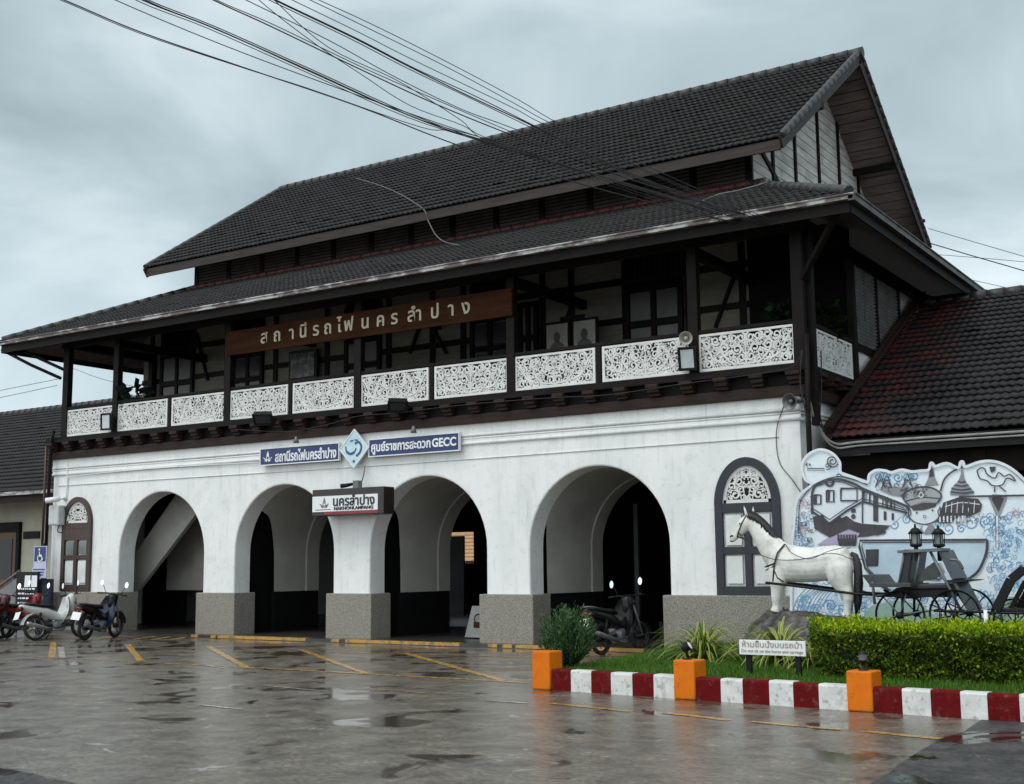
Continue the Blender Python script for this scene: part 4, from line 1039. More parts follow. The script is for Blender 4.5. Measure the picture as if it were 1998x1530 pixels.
leafy('potted_plant', 'dark drooping plant behind the short side railing', (18.0, 1.7, 5.7), .3, .8, 160, .24, DKG, seed=4, pot=.45)
p = at(268, 770, 1, .25); leafy('potted_plant', 'broad-leaved plant standing above the railing at the left end', (p.x, .25, p.z-.12), .42, .3, 26, .42, [(.012, .02, .014)], seed=5, pot=.6, droop=.1)
# easel with two framed portraits
pe = at(1117, 620, 1, 2.2); t = thing('portrait_easel', 'dark easel holding two framed portraits on the veranda', 'easel', (pe.x, 2.2, 5.1))
mb = MB()
for g in (-1, 1): mb.bar((pe.x+g*.62, 2.15, 5.1), (pe.x+g*.42, 2.25, 6.3), .06, .06)
mb.bar((pe.x-.6, 2.15, 6.02), (pe.x+.6, 2.15, 6.02), .06, .08); mb.bar((pe.x-.3, 2.2, 6.98), (pe.x+.3, 2.2, 6.98), .08, .14); obj('easel_frame', mb, wood, t)
pp_ = mat('portrait_paper', (.34, .33, .29), (.26, .25, .22), .5, 3); pf = mat('portrait_figure', (.09, .085, .075), (.05, .05, .045), .5, 5)
for g in (-1, 1):
    cx = pe.x+g*.35; mb = MB()
    mb.box(cx-.33, cx+.33, 2.12, 2.16, 6.05, 6.95); f = obj('picture_frame', mb, wood, t)
    mb = MB(); mb.box(cx-.27, cx+.27, 2.105, 2.119, 6.11, 6.89)
    mb.poly([(cx-.2, 6.12), (cx+.2, 6.12), (cx+.17, 6.42), (cx+.05, 6.5), (cx-.05, 6.5), (cx-.17, 6.42)], 2.10, .004, 1); mb.poly([(cx+.09*math.cos(a*.628), 6.6+.12*math.sin(a*.628)) for a in range(10)], 2.10, .004, 1)
    obj('portrait', mb, [pp_, pf], f)
p0, p1 = at(562, 745, 1, 2.7), at(617, 690, 1, 2.7)
t = thing('framed_picture', 'dark framed picture on the veranda wall below the brown name board', 'picture', (p0.x, 2.7, p0.z))
mb = MB(); mb.box(p0.x, p1.x, 2.72, 2.80, p0.z, p1.z+.15); obj('picture_frame', mb, black, t)
mb = MB(); mb.box(p0.x+.07, p1.x-.07, 2.70, 2.72, p0.z+.08, p1.z+.07); obj('picture', mb, mat('picture_dark', (.16, .17, .16), (.02, .02, .02), .3, 5, lo=.5, hi=.62), t)

# ================================================================== THROUGH THE HALL: house and tree beyond the tracks
g = at(897, 1090, 1, 42)
t = thing('far_house', 'tan-roofed house glimpsed through the third arch beyond the tracks', 'house', (g.x, 42, 0))
mb = MB(); mb.box(g.x-4, g.x+4, 42, 47, 0, 1.9); obj('wall', mb, mat('far_wall', (.36, .15, .09), (.28, .12, .07), .8, 2), t)
mb = tile_plane((g.x-4.5, 41.2, 1.9), (g.x+4.5, 41.2, 1.9), (g.x-4.5, 45, 4.0), (g.x+4.5, 45, 4.0), .3, .5)
mb.box(g.x-4.5, g.x+4.5, 44.98, 45.05, 1.9, 4.02); obj('roof', mb, mat('far_roof', (.48, .27, .13), (.36, .20, .10), .7, 3), t)
leafy('tree', 'dark tree over the far house, glimpsed through the third arch', (g.x-.6, 50, 3.6), 7, 7, 1500, 1.1, DKG, 'tree', seed=9)

# ================================================================== GARDEN ISLAND
def kerb_pt(x, back=0.): return Vector((x+.095*back, -7.0-.097*(x-16.9)+back, 0))
KT = .27
mb = MB()
top = [kerb_pt(16.95, .12), kerb_pt(30, .12)]
q = [(17.0, -6.88, .21), (30, -8.2, .21), (30, -.3, .21), (16.15, -.3, .21)]
mb.add(q+[(a, b, 0) for a, b, c in q], [(0, 1, 2, 3), (3, 7, 4, 0), (2, 3, 7, 6)])
structure('garden_bed', mb, soilm)
# painted kerb, blocks alternately red and white
mb = MB()
def kerb_block(xa, xb, mi):
    h = KT+random.uniform(-.006, .006); a, b = kerb_pt(xa), kerb_pt(xb); c, d = kerb_pt(xb, .16), kerb_pt(xa, .16); r = .025
    U = [Vector((0, 0, h)), Vector((0, 0, h-r))]
    vs = []
    for p, q_ in ((a, d), (b, c)):
        f = Vector((0, -1, 0)); vs += [p, p+U[1], p+Vector((0, r*.3, h-r*.3)), p+Vector((0, r, h)), q_+U[0], q_]
    n = 6; mb.add(vs, [(i, n+i, n+i+1, i+1) for i in range(5)]+[(0, 1, 2, 3, 4, 5), (11, 10, 9, 8, 7, 6)], mi)
for xs, k0 in (((17.24, 19.08, 6), 0), ((19.37, 21.27, 6), 0), ((21.56, 29.5, 26), 0)):
    x0, x1, n = xs
    bs = [x0+(x1-x0)*k/n+(random.uniform(-.022, .022) if 0 < k < n else 0) for k in range(n+1)]
    for k in range(n): kerb_block(bs[k], bs[k+1], (k+k0) % 2)
structure('painted_kerb', mb, [kred, kwhite])
# orange posts
def orange_post(label, x, w=.31, h=.47, tilt=0):
    t = thing('kerb_post', label, 'bollard', kerb_pt(x+w/2), 'orange posts along the painted kerb')
    mb = MB(); a, b = kerb_pt(x, -.03), kerb_pt(x+w, -.03); c, d = kerb_pt(x+w, .26), kerb_pt(x, .26)
    H = Vector((0, 0, h)); mb.add([a, b, c, d, a+H, b+H, c+H, d+H], [(3, 2, 1, 0), (4, 5, 6, 7), (0, 1, 5, 4), (1, 2, 6, 5), (2, 3, 7, 6), (3, 0, 4, 7)])
    obj('post_body', mb, orange, t, .018)
    return t
orange_post('orange post at the left end of the kerb, half covered by the shrub', 16.93, .29, .49)
orange_post('orange post in the middle of the kerb with a white spotlight on it', 19.08, .29, .46)
orange_post('orange post below the clipped hedge with a dark lamp on it', 21.27, .29, .43)
# lamps on the posts
p = kerb_pt(19.2, .1)+Vector((0, 0, .46))
t = thing('garden_spotlight', 'small spotlight with a white face on the middle orange post', 'spotlight', p)
mb = MB(); mb.tube([p+Vector((0, .05, 0)), p+Vector((-.03, .05, .08)), p+Vector((-.02, .05, .14))], .018, 6); mb.lathe([(.05, 0), (.05, .02), (0, .02)], p, 'z', 12); obj('lamp_stem', mb, black, t)
mb = MB(); mb.lathe([(0, -.1), (.04, -.09), (.055, .0), (.055, .02)], (0, 0, 0), 'z', 14)
Q = Vector((.85, .05, .55)).to_track_quat('Z', 'Y').to_matrix().to_4x4(); Q.translation = p+Vector((.01, .04, .16)); obj('lamp_head', mb.xf(Q), black, t)
mb = MB(); mb.lathe([(.0, .024), (.053, .012)], (0, 0, 0), 'z', 14); obj('lens', mb.xf(Q), signw, t)
p = kerb_pt(21.42, .1)+Vector((0, 0, .43))
t = thing('garden_lamp', 'small dark cylindrical lamp on the orange post below the hedge', 'lamp', p)
mb = MB(); mb.lathe([(.055, 0), (.055, .02), (.02, .025), (.02, .08), (.045, .08), (.045, .2), (.0, .21)], p, 'z', 14); obj('lamp_body', mb, black, t)
mb = MB(); mb.lathe([(.047, .11), (.047, .17)], p, 'z', 14); obj('lamp_band', mb, greym, t)
# grass
rnd = random.Random(2)
mb = MB(); V = []; F = []; C = []
def blade(x, y, z, h, w, k):
    a = rnd.uniform(0, 6.283); lx, ly = math.cos(a)*h*rnd.uniform(.2, .7), math.sin(a)*h*rnd.uniform(.2, .7); wx, wy = -math.sin(a)*w, math.cos(a)*w
    o = len(V); V.extend([(x-wx, y-wy, z), (x+wx, y+wy, z), (x+lx, y+ly, z+h)]); F.append((o, o+1, o+2)); v = rnd.uniform(.65, 1.35)
    C.extend([(k[0]*v, k[1]*v, k[2]*v, 1)]*3)
n = 0
while n < 34000:
    y = -8.1+rnd.random()**1.5*7.6; x = rnd.uniform(16.2, 25.5)
    if y < kerb_pt(x, .17).y or x < 16.2+(-.3-y)*.125 or (y > -5.9 and x > 20.9): continue
    blade(x, y, .2, rnd.uniform(.035, .085)*(1.2 if y < -5 else 1), .006, rnd.choice(((.045, .14, .006), (.055, .165, .008), (.035, .11, .006), (.085, .18, .012), (.12, .13, .03)))); n += 1
mb.v = V; mb.f = F; mb.m = [0]*len(F); mb.sm = [False]*len(F); mb.c = C
g_ = obj('grass', mb, leafm); tag(g_, 'bright green lawn grass behind the painted kerb', 'grass', kind='stuff')
mb = MB(); q = [(17.02, -6.82, .216), (30, -8.1, .216), (30, -.3, .216), (16.2, -.3, .216)]; mb.add(q, [(0, 1, 2, 3)])
structure('lawn', mb, mat('lawn_base', (.035, .11, .006), (.018, .06, .004), .9, 9))
# clipped hedge
from mathutils import noise as MN2
t = thing('clipped_hedge', 'clipped box-shaped hedge, yellow-green on top and dark green at the side', 'hedge', (22.5, -4.8, .2))
HX0, HX1, HY0, HY1, HZ = 20.5, 27.5, -6.0, -3.5, .80
def hleft(y): return HX0-(y-HY0)*.42
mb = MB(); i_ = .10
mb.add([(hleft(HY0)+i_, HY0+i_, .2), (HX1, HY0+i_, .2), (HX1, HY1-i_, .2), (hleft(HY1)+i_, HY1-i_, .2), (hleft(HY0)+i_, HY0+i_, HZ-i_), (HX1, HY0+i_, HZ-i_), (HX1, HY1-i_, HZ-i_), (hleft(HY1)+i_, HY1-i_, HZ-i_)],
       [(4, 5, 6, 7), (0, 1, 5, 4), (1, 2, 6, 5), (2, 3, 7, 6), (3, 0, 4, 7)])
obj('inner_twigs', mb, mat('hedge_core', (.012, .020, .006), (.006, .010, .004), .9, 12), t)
mb = MB(); V = []; F = []; C = []
def leaf(c, d, s, k, wd=.5, v=None):
    sx = d.cross(Vector((rnd.uniform(-1, 1), rnd.uniform(-1, 1), rnd.uniform(-1, 1)))).normalized()*s*wd*.5
    o = len(V); V.extend([tuple(c), tuple(c+d*s*.5+sx), tuple(c+d*s), tuple(c+d*s*.5-sx)]); F.append((o, o+1, o+2, o+3)); v = v or rnd.uniform(.7, 1.35)
    C.extend([(k[0]*v, k[1]*v, k[2]*v, 1)]*4)
def lump(x, y): return .03*MN2.noise(Vector((x*4, y*4, 1)))*1.6+.03*math.sin(x*1.7)+.030*math.sin(x*5.1+y*2)+.03*math.sin(x*11.3+1.3+y*7)+.02*math.sin(x*23+y*17)
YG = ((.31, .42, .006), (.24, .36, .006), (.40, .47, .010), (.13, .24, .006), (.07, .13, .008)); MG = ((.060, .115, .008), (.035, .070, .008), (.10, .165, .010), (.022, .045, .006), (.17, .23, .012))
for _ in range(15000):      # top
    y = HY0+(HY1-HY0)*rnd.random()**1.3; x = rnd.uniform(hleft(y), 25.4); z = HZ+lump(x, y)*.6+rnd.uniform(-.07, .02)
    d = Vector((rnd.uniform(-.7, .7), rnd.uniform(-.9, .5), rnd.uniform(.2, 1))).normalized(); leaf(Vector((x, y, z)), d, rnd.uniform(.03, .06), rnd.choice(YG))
for _ in range(420):       # unclipped shoots standing above the cut
    y = HY0+(HY1-HY0)*rnd.random()**2; x = rnd.uniform(hleft(y)-.03, 25.4); c = Vector((x, y, HZ+lump(x, y)*.6-.02)); d = Vector((rnd.uniform(-.5, .5), rnd.uniform(-.6, .3), 1)).normalized(); l = rnd.uniform(.05, .13)
    for k in range(5): leaf(c+d*l*k/4, (d+Vector((rnd.uniform(-1, 1), rnd.uniform(-1, 1), .2))).normalized(), rnd.uniform(.025, .045), rnd.choice(YG[:3]))
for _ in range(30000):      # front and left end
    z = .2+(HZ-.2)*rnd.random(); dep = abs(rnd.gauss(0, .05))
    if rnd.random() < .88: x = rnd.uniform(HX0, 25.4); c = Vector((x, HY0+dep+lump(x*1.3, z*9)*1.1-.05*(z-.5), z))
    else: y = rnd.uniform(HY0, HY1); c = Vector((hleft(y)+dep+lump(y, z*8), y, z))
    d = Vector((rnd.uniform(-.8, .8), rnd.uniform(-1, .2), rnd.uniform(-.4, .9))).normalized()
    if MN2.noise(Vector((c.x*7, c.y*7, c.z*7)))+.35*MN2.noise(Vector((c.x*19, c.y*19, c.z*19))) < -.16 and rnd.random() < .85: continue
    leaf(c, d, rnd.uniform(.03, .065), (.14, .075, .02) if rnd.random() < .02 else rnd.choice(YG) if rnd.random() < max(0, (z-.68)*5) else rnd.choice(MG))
mb.v = V; mb.f = F; mb.m = [0]*len(F); mb.sm = [False]*len(F); mb.c = C
obj('foliage', mb, leafm, t)
# feathery shrub at the left end
t = thing('feathery_shrub', 'bushy blue-green shrub with feathery upright sprays at the left end of the lawn', 'shrub', (16.95, -6.15, .2))
mb = MB(); V = []; F = []; C = []
base = Vector((16.98, -6.2, .2)); KS = ((.045, .10, .038), (.065, .135, .05), (.03, .07, .03), (.095, .17, .06))
stems = MB()
for _ in range(85):
    a = rnd.uniform(0, 6.283); rr = rnd.random()**.6; ht = (.88-.35*rr*rr)*rnd.uniform(.7, 1.05); tip = base+Vector((math.cos(a)*rr*.42, math.sin(a)*rr*.42, ht)); mid = base+Vector((math.cos(a)*rr*.36, math.sin(a)*rr*.36, ht*.45))
    stems.tube([base+Vector((math.cos(a)*.04, math.sin(a)*.04, 0)), mid, tip], [.008, .005, .002], 4)
    for j in range(75):
        f = rnd.uniform(.12, 1.02); p = (mid*(1-abs(f-.5)*2)+ (tip if f > .5 else base)*abs(f-.5)*2)
        d = Vector((math.cos(a)*rr*.5+rnd.uniform(-.7, .7), math.sin(a)*rr*.5+rnd.uniform(-.7, .7), rnd.uniform(.3, 1.1))).normalized()
        leaf(p+Vector((rnd.uniform(-.05, .05), rnd.uniform(-.05, .05), rnd.uniform(-.03, .03))), d, rnd.uniform(.04, .09), rnd.choice(KS), .22)
mb.v = V; mb.f = F; mb.m = [0]*len(F); mb.sm = [False]*len(F); mb.c = C
obj('foliage', mb, leafm, t); obj('stem', stems, wood, t)
# variegated spider-leaved plants
def spider(label, base, n, ln, seed):
    r_ = random.Random(seed); t = thing('spider_plant', label, 'plant', base, 'striped arching plants on the lawn'); mb = MB(); C = []; B = Vector(base)
    for k in range(n):
        a = r_.uniform(0, 6.283); l = ln*r_.uniform(.6, 1.15); el = r_.uniform(.5, 1.45); w = r_.uniform(.018, .030); dirh = Vector((math.cos(a), math.sin(a), 0)); sd_ = Vector((-math.sin(a), math.cos(a), 0))
        p = B+dirh*.03; e_ = el; pts = []
        for j in range(8): pts.append(p.copy()); p = p+(dirh*math.cos(e_)+Vector((0, 0, math.sin(e_))))*l/7; e_ -= r_.uniform(.18, .42)
        for side_, cc in ((-1, (.42, .46, .10)), (0, (.07, .14, .025)), (1, (.40, .44, .12))):
            if r_.random() < .15: cc = (.10, .18, .03)
            vs = []
            for j, q in enumerate(pts):
                ww = w*(1-(j/7)**2)*(.7+.3*min(1, j/2)); c0 = side_*ww*.66
                z_ = Vector((0, 0, abs(side_)*ww*.35)); vs += [q+sd_*(c0-ww*.34)+z_, q+sd_*(c0+ww*.34)+z_]
            o = len(mb.v); mb.add(vs, [(2*j, 2*j+1, 2*j+3, 2*j+2) for j in range(7)]); v = r_.uniform(.75, 1.2); C += [(cc[0]*v, cc[1]*v, cc[2]*v, 1)]*16
    mb.c = C; obj('leaves', mb, leafm, t)
spider('arching yellow-striped plant in front of the right arched window', (17.95, -3.95, .2), 150, 1.1, 1)
spider('arching yellow-striped plant below the horse, behind the notice board', (19.25, -4.25, .2), 150, 1.15, 2)
spider('smaller striped plant half hidden at the left end of the hedge', (19.85, -4.75, .2), 60, .7, 3)
# notice board
t = thing('notice_board', 'low white notice board on two dark posts in the lawn before the horse', 'sign', (20.1, -6.1, .2))
a, b, c, d = at(1443, 1248, 1, -6.15), at(1572, 1253, 1, -6.15), at(1572, 1281, 1, -6.15), at(1443, 1276, 1, -6.15)
mb = MB(); mb.box(a.x, b.x, -6.17, -6.14, c.z, a.z); obj('sign_board', mb, signw, t, .004)
mb = MB()
for p in (at(1462, 1300, 1, -6.12), at(1558, 1300, 1, -6.12)): mb.box(p.x-.035, p.x+.035, -6.138, -6.09, .1, a.z-.03)
obj('post', mb, black, t, .004)
mb = MB(); W_ = b.x-a.x; text_mb('ห้ามขึ้นนั่งบนรถม้า', a.x+.04, c.z+.095, W_-.08, .085, -6.172, .004, .012, 0, mb)
text_mb('Do not sit on the horse and carriage', a.x+.03, c.z+.02, W_-.06, .05, -6.172, .004, .004, 0, mb)
obj('lettering', mb, mat('letter_tan', (.42, .33, .24), (.34, .27, .2), .5, 6), t)
# rock mound under the horse
YH = -2.4
def Zh(a_, b_): return at(1400+a_/2.732, 860+b_/2.732, 1, YH)
hf, hh_ = Zh(326, 908), Zh(705, 940)
mb = MB(); nx, ny = 46, 34; cx_, cy_ = (hf.x+hh_.x)/2-.05, YH; vs = []
from mathutils import noise as MN
for i in range(nx+1):
    for j in range(ny+1):
        u_, v_ = -1+2*i/nx, -1+2*j/ny; x = cx_+u_*1.35; y = cy_+v_*1.0; r_ = math.sqrt(u_*u_+v_*v_)
        tz = hf.z+(hh_.z-hf.z)*(x-hf.x)/(hh_.x-hf.x)
        h = max(0, 1-max(0, (r_-.48)/.5)**1.3) if r_ < 1 else 0
        nzv = MN.fractal(Vector((x*2.1, y*2.1, 3)), 1, 2.1, 5)*.20*(.3 if r_ < .5 else 1)
        vs.append((x+MN.noise(Vector((x*3, y*3, 9)))*.06, y, .1+(tz-.1)*h+nzv*h-(0.02 if r_ < .5 else 0)))
mb.add(vs, [(i*(ny+1)+j, (i+1)*(ny+1)+j, (i+1)*(ny+1)+j+1, i*(ny+1)+j+1) for i in range(nx) for j in range(ny)], 0, True)
tag(obj('rock_mound', mb, rockm), 'dark lumpy rock mound the white horse stands on', 'rock')

# ------------------------------------------------------------------ horse statue
t = thing('horse_statue', 'white horse statue with black mane, tail and harness facing left on the rock mound', 'statue', (cx_, YH, hf.z))
PXM = (Zh(300, 600).z-Zh(300, 700).z)/100
mb = MB()
def hp(a_, b_, lat=0): p = Zh(a_, b_); return Vector((p.x, YH+lat, p.z))
# trunk
tr = [(268, 648, 30, .05), (285, 645, 62, .12), (315, 645, 88, .175), (355, 648, 102, .205), (420, 658, 97, .225), (500, 662, 91, .235), (570, 655, 91, .23), (630, 650, 92, .225), (675, 655, 84, .195), (708, 660, 62, .13), (726, 655, 32, .06)]
mb.tube([hp(a, b) for a, b, r, l in tr], [r*PXM for a, b, r, l in tr], 20, 0, True, [l for a, b, r, l in tr])
nk = [(345, 640, 88, .15), (305, 590, 80, .135), (262, 535, 66, .105), (222, 480, 54, .085), (190, 435, 44, .072), (172, 412, 30, .06)]
mb.tube([hp(a, b) for a, b, r, l in nk], [r*PXM for a, b, r, l in nk], 18, 0, True, [l for a, b, r, l in nk])
hd = [(186, 408, 16, .045), (172, 420, 34, .07), (152, 440, 42, .078), (130, 466, 36, .066), (108, 492, 27, .052), (90, 512, 23, .048), (76, 525, 20, .045), (68, 531, 11, .03)]
mb.tube([hp(a, b) for a, b, r, l in hd], [r*PXM for a, b, r, l in hd], 16, 0, True, [l for a, b, r, l in hd])
for g in (-1, 1):  # ears, eye ridges, nostril pads
    mb.tube([hp(160 if g < 0 else 180, 398, g*.04), hp(154 if g < 0 else 184, 370, g*.055), hp(146 if g < 0 else 182, 344, g*.05)], [.028, .024, .006], 8)
    mb.tube([hp(132, 436, g*.062), hp(124, 446, g*.06)], [.02, .014], 8); mb.tube([hp(84, 505, g*.036), hp(78, 514, g*.036)], [.018, .014], 8)
def leg(pts, lat): mb.tube([hp(a, b, lat*(.62 if i == 0 else .85 if i == 1 else 1)) for i, (a, b, r) in enumerate(pts)], [r*PXM for a, b, r in pts], 14, 0, True, [r*PXM*(.72 if r > 60 else .68 if r > 40 else .85 if r > 30 else 1) for a, b, r in pts])
fl = [(338, 640, 60), (335, 690, 58), (332, 745, 46), (330, 790, 33), (327, 835, 27), (326, 850, 24), (326, 878, 19), (326, 890, 21), (323, 898, 24), (321, 910, 27)]
leg(fl, -.11); leg([(a-14, b-6, r) for a, b, r in fl], .11)
hl = [(645, 630, 72), (655, 680, 76), (668, 735, 62), (688, 785, 44), (708, 825, 31), (712, 845, 28), (708, 870, 22), (706, 908, 20), (703, 922, 24), (700, 940, 27)]
leg(hl, -.12); leg([(a-18, b-8, r) for a, b, r in hl], .12)
tmp = obj('horse_tmp', mb, horsem)
rm = tmp.modifiers.new('r', 'REMESH'); rm.mode = 'VOXEL'; rm.voxel_size = .013; rm.use_smooth_shade = True
sm_ = tmp.modifiers.new('s', 'SMOOTH'); sm_.iterations = 12; sm_.factor = .5
me = bpy.data.meshes.new_from_object(tmp.evaluated_get(bpy.context.evaluated_depsgraph_get()))
bpy.data.objects.remove(tmp)
mb = MB(); mb.v = [tuple(v.co) for v in me.vertices]; mb.f = [tuple(p.vertices) for p in me.polygons]; mb.m = [0]*len(mb.f); mb.sm = [True]*len(mb.f)
obj('horse_body', mb, horsem, t)
mb = MB()  # mane: rows of hanging locks along the crest
cr_ = sm2([(168, 380), (205, 396), (250, 432), (292, 480), (330, 525), (352, 545)], 6)
for i in range(len(cr_)-1):
    a, b = cr_[i]
    for g in (-1, 1):
        for q in range(2): mb.tube([hp(a+q*3, b-4, g*.008), hp(a+4+q*4, b+16, g*.05), hp(a+2+q*5+rnd.uniform(-3, 3), b+34+rnd.uniform(-5, 8), g*.078)], [.020, .018, .006], 6)
mb.tube([hp(a, b-4) for a, b in cr_], [.022]*len(cr_), 8)
mb.tube([hp(165, 382), hp(146, 398), hp(134, 415)], [.02, .025, .008], 6)
obj('mane', mb, horsek, t)
mb = MB(); mb.tube([hp(712, 600), hp(734, 612), hp(748, 660), hp(752, 760), (hp(748, 860)), hp(742, 935)], [.03, .045, .06, .07, .06, .02], 10)
for q in range(14):
    g = rnd.uniform(-.05, .05); mb.tube([hp(738+rnd.uniform(-6, 6), 640, g), hp(750+rnd.uniform(-10, 12), 780, g*1.3), hp(746+rnd.uniform(-14, 14), 920, g)], [.02, .022, .004], 5)
obj('tail', mb, horsek, t)
mb = MB()
for g in (-1, 1):
    mb.tube([hp(162, 395, g*.06), hp(140, 440, g*.082), hp(118, 490, g*.062), hp(112, 512, g*.05)], .009, 6)
    mb.tube([hp(118, 490, g*.062), hp(142, 508, g*.05)], .008, 6); mb.tube([hp(112, 512, g*.05), hp(136, 520, g*.045)], .012, 6)
    mb.tube([hp(372, 552, g*.11), hp(345, 600, g*.205), hp(330, 660, g*.215), hp(320, 750, g*.19)], .013, 6)
    mb.tube([hp(262, 672, g*.05), hp(285, 668, g*.15), hp(330, 655, g*.21)], .014, 6); mb.tube([hp(265, 690, g*.05), hp(290, 684, g*.15), hp(328, 668, g*.21)], .009, 6)
    mb.tube([hp(330, 695, g*.2), hp(345, 730, g*.2), hp(375, 752, g*.17)], .010, 6)
    mb.tube(smooth_pts([hp(140, 520, g*.06), hp(215, 590, g*.13), hp(330, 632, g*.22), hp(480, 632, g*.255), hp(640, 600, g*.26), hp(760, 640, g*.2)]), .006, 5)
    mb.tube(smooth_pts([hp(375, 552, g*.1), hp(430, 600, g*.25), hp(520, 630, g*.26), hp(620, 590, g*.25), hp(690, 570, g*.16)]), .006, 5)
obj('harness', mb, horsek, t)
mb = MB()
for g in (-1, 1): mb.tube([hp(130, 440, g*.072), hp(126, 444, g*.074)], .012, 8); mb.tube([hp(82, 508, g*.048), hp(78, 512, g*.048)], .008, 6)
mb.tube([hp(90, 508, -.05), hp(80, 506, -.046), hp(74, 514, -.044)], .014, 6); mb.tube([hp(70, 536, -.03), hp(84, 540, -.05), hp(98, 536, -.054)], .006, 5)
obj('eye', mb, horsek, t)

# ------------------------------------------------------------------ carriages
YC = -2.35
def Zc(a_, b_, y=YC): return at(1660+a_/5.464, 960+b_/5.464, 1, y)
def cp(a_, b_, lat=0): p = Zc(a_, b_); return Vector((p.x, YC+lat, p.z))
def wheel_mb(mb, c, r, w=.03, sp=10, mi=0, mi2=0, hub=.05):
    mb.lathe([(r, -w/2), (r, w/2), (r-.025, w/2), (r-.025, -w/2), (r, -w/2)], c, 'y', 36, mi)
    mb.lathe([(0, -w*1.6), (hub, -w*1.6), (hub, w*1.6), (0, w*1.6)], c, 'y', 14, mi)
    for k in range(sp):
        a = 6.283*k/sp+.2; mb.tube([Vector(c), Vector(c)+Vector((math.cos(a)*(r-.01), 0, math.sin(a)*(r-.01)))], .010, 6, mi2)
t = thing('horse_carriage', 'black and grey horse carriage with two lanterns behind the white horse', 'carriage', (cp(800, 1300).x, YC, cp(800, 1300).z))
hubc = cp(615, 1305); rw_ = (Zc(615, 1305).z-Zc(615, 1570).z)
for g, nm in ((-.42, 0), (.42, 0)):
    mb = MB(); wheel_mb(mb, (hubc.x, YC+g, hubc.z), rw_, .035, 6, 0, 1); obj('wheel', mb, [black, greym], t)
    h2 = cp(1000, 1300); mb = MB(); wheel_mb(mb, (h2.x+.25, YC+g, h2.z-.0), rw_*1.0, .035, 10); obj('wheel', mb, [black, greym], t)
mb = MB()
mb.bar(cp(340, 1090, -.3), cp(1150, 1090, -.3), .05, .07); mb.bar(cp(340, 1090, .3), cp(1150, 1090, .3), .05, .07); mb.bar(cp(620, 1070, -.4), cp(620, 1070, .4), .05, .06); mb.bar(cp(1060, 1090, -.4), cp(1060, 1090, .4), .05, .06)
mb.tube([(hubc.x, YC-.42, hubc.z), (hubc.x, YC+.42, hubc.z)], .025, 8)
for g in (-.3, .3):
    mb.tube(smooth_pts([cp(420, 1040, g), cp(560, 1110, g), cp(800, 1110, g), cp(1000, 1040, g)]), .022, 6)
    mb.tube([cp(615, 1090, g), cp(615, 1305, g)], .02, 6)
obj('chassis', mb, black, t)
mb = MB(); mb.add([cp(200, 880, -.38), cp(330, 880, -.38), cp(420, 1000, -.38), cp(300, 1010, -.38), cp(200, 880, .38), cp(330, 880, .38), cp(420, 1000, .38), cp(300, 1010, .38)], [(0, 1, 5, 4), (1, 2, 6, 5), (2, 3, 7, 6), (3, 0, 4, 7), (3, 2, 1, 0), (4, 5, 6, 7)])
mb.bar(cp(330, 985, -.3), cp(760, 985, -.3), .6, .06); mb.bar(cp(330, 990, 0), cp(760, 990, 0), .75, .05); obj('footboard', mb, cartgrey, t, .006)
mb = MB(); mb.bar(cp(690, 620, 0), cp(640, 1010, 0), .78, .14, (1, 0, .2)); obj('seat_back', mb, cartblue, t, .02)
mb = MB(); mb.tube([cp(655, 640, -.4), cp(590, 1010, -.4)], .016, 6); mb.tube([cp(820, 640, -.4), cp(760, 1010, -.4)], .016, 6); mb.bar(cp(590, 640, -.2), cp(1050, 615, -.2), .5, .04)
obj('seat_frame', mb, greym, t)
mb = MB(); mb.bar(cp(700, 1010, 0), cp(1100, 1000, 0), .72, .08); mb.add([], []); obj('seat', mb, cartblue, t, .02)
mb = MB()
pr_ = [(740, 960), (800, 880), (880, 800), (960, 745), (1000, 760), (1010, 880), (960, 930)]
mb.poly([(cp(a, b).x, cp(a, b).z) for a, b in pr_], YC-.36, .05); obj('side_panel', mb, cartgrey, t)
mb = MB(); mb.bar(cp(1010, 620, 0), cp(1165, 930, 0), .72, .05, (1, 0, .4)); mb.bar(cp(1165, 950, 0), cp(1330, 1260, 0), .72, .05, (1, 0, .4)); obj('folded_hood', mb, mat('hood_grey', (.085, .094, .10), (.05, .056, .06), .4, 3), t, .01)
mb = MB(); mb.tube([cp(925, 640, -.38), cp(1250, 1260, -.38)], .022, 6); mb.tube(smooth_pts([cp(1110, 720, -.3), cp(1200, 735, -.3), cp(1255, 820, -.3)]), [.02]*13, 6); obj('hood_strut', mb, greym, t)
mb = MB(); mb.add([cp(1100, 935, -.4), cp(1380, 930, -.3), cp(1300, 950, -.4), cp(1120, 965, -.4), cp(1100, 935, .4), cp(1380, 930, .3), cp(1300, 950, .4), cp(1120, 965, .4)], [(0, 1, 5, 4), (1, 2, 6, 5), (2, 3, 7, 6), (3, 0, 4, 7), (3, 2, 1, 0), (4, 5, 6, 7)]); obj('mudguard', mb, black, t)
for (a, g) in ((770, -.36), (922, .1)):
    q = cp(a, 590, g); mb = MB(); s_ = .55
    mb.lathe([(.06, 0), (.09, .02), (.09, .04), (.075, .045), (.075, .05)], q, 'z', 6); mb.lathe([(.075, .19), (.115, .19), (.05, .27), (.02, .28), (.012, .33), (0, .34)], q, 'z', 6)
    for k in range(6): an = 6.283*k/6; mb.tube([q+Vector((.078*math.cos(an), .078*math.sin(an), .045)), q+Vector((.085*math.cos(an), .085*math.sin(an), .2))], .007, 5)
    mb.bar(q+Vector((0, 0, -.2)), q, .05, .05, (1, 0, 0)); ln = obj('lantern', mb, black, t)
    mb = MB(); mb.lathe([(.055, .05), (.062, .19)], q, 'z', 6); obj('lantern_glass', mb, mat('lantern_glass', (.30, .32, .32), (.2, .22, .22), .15, 4), ln)
mb = MB()
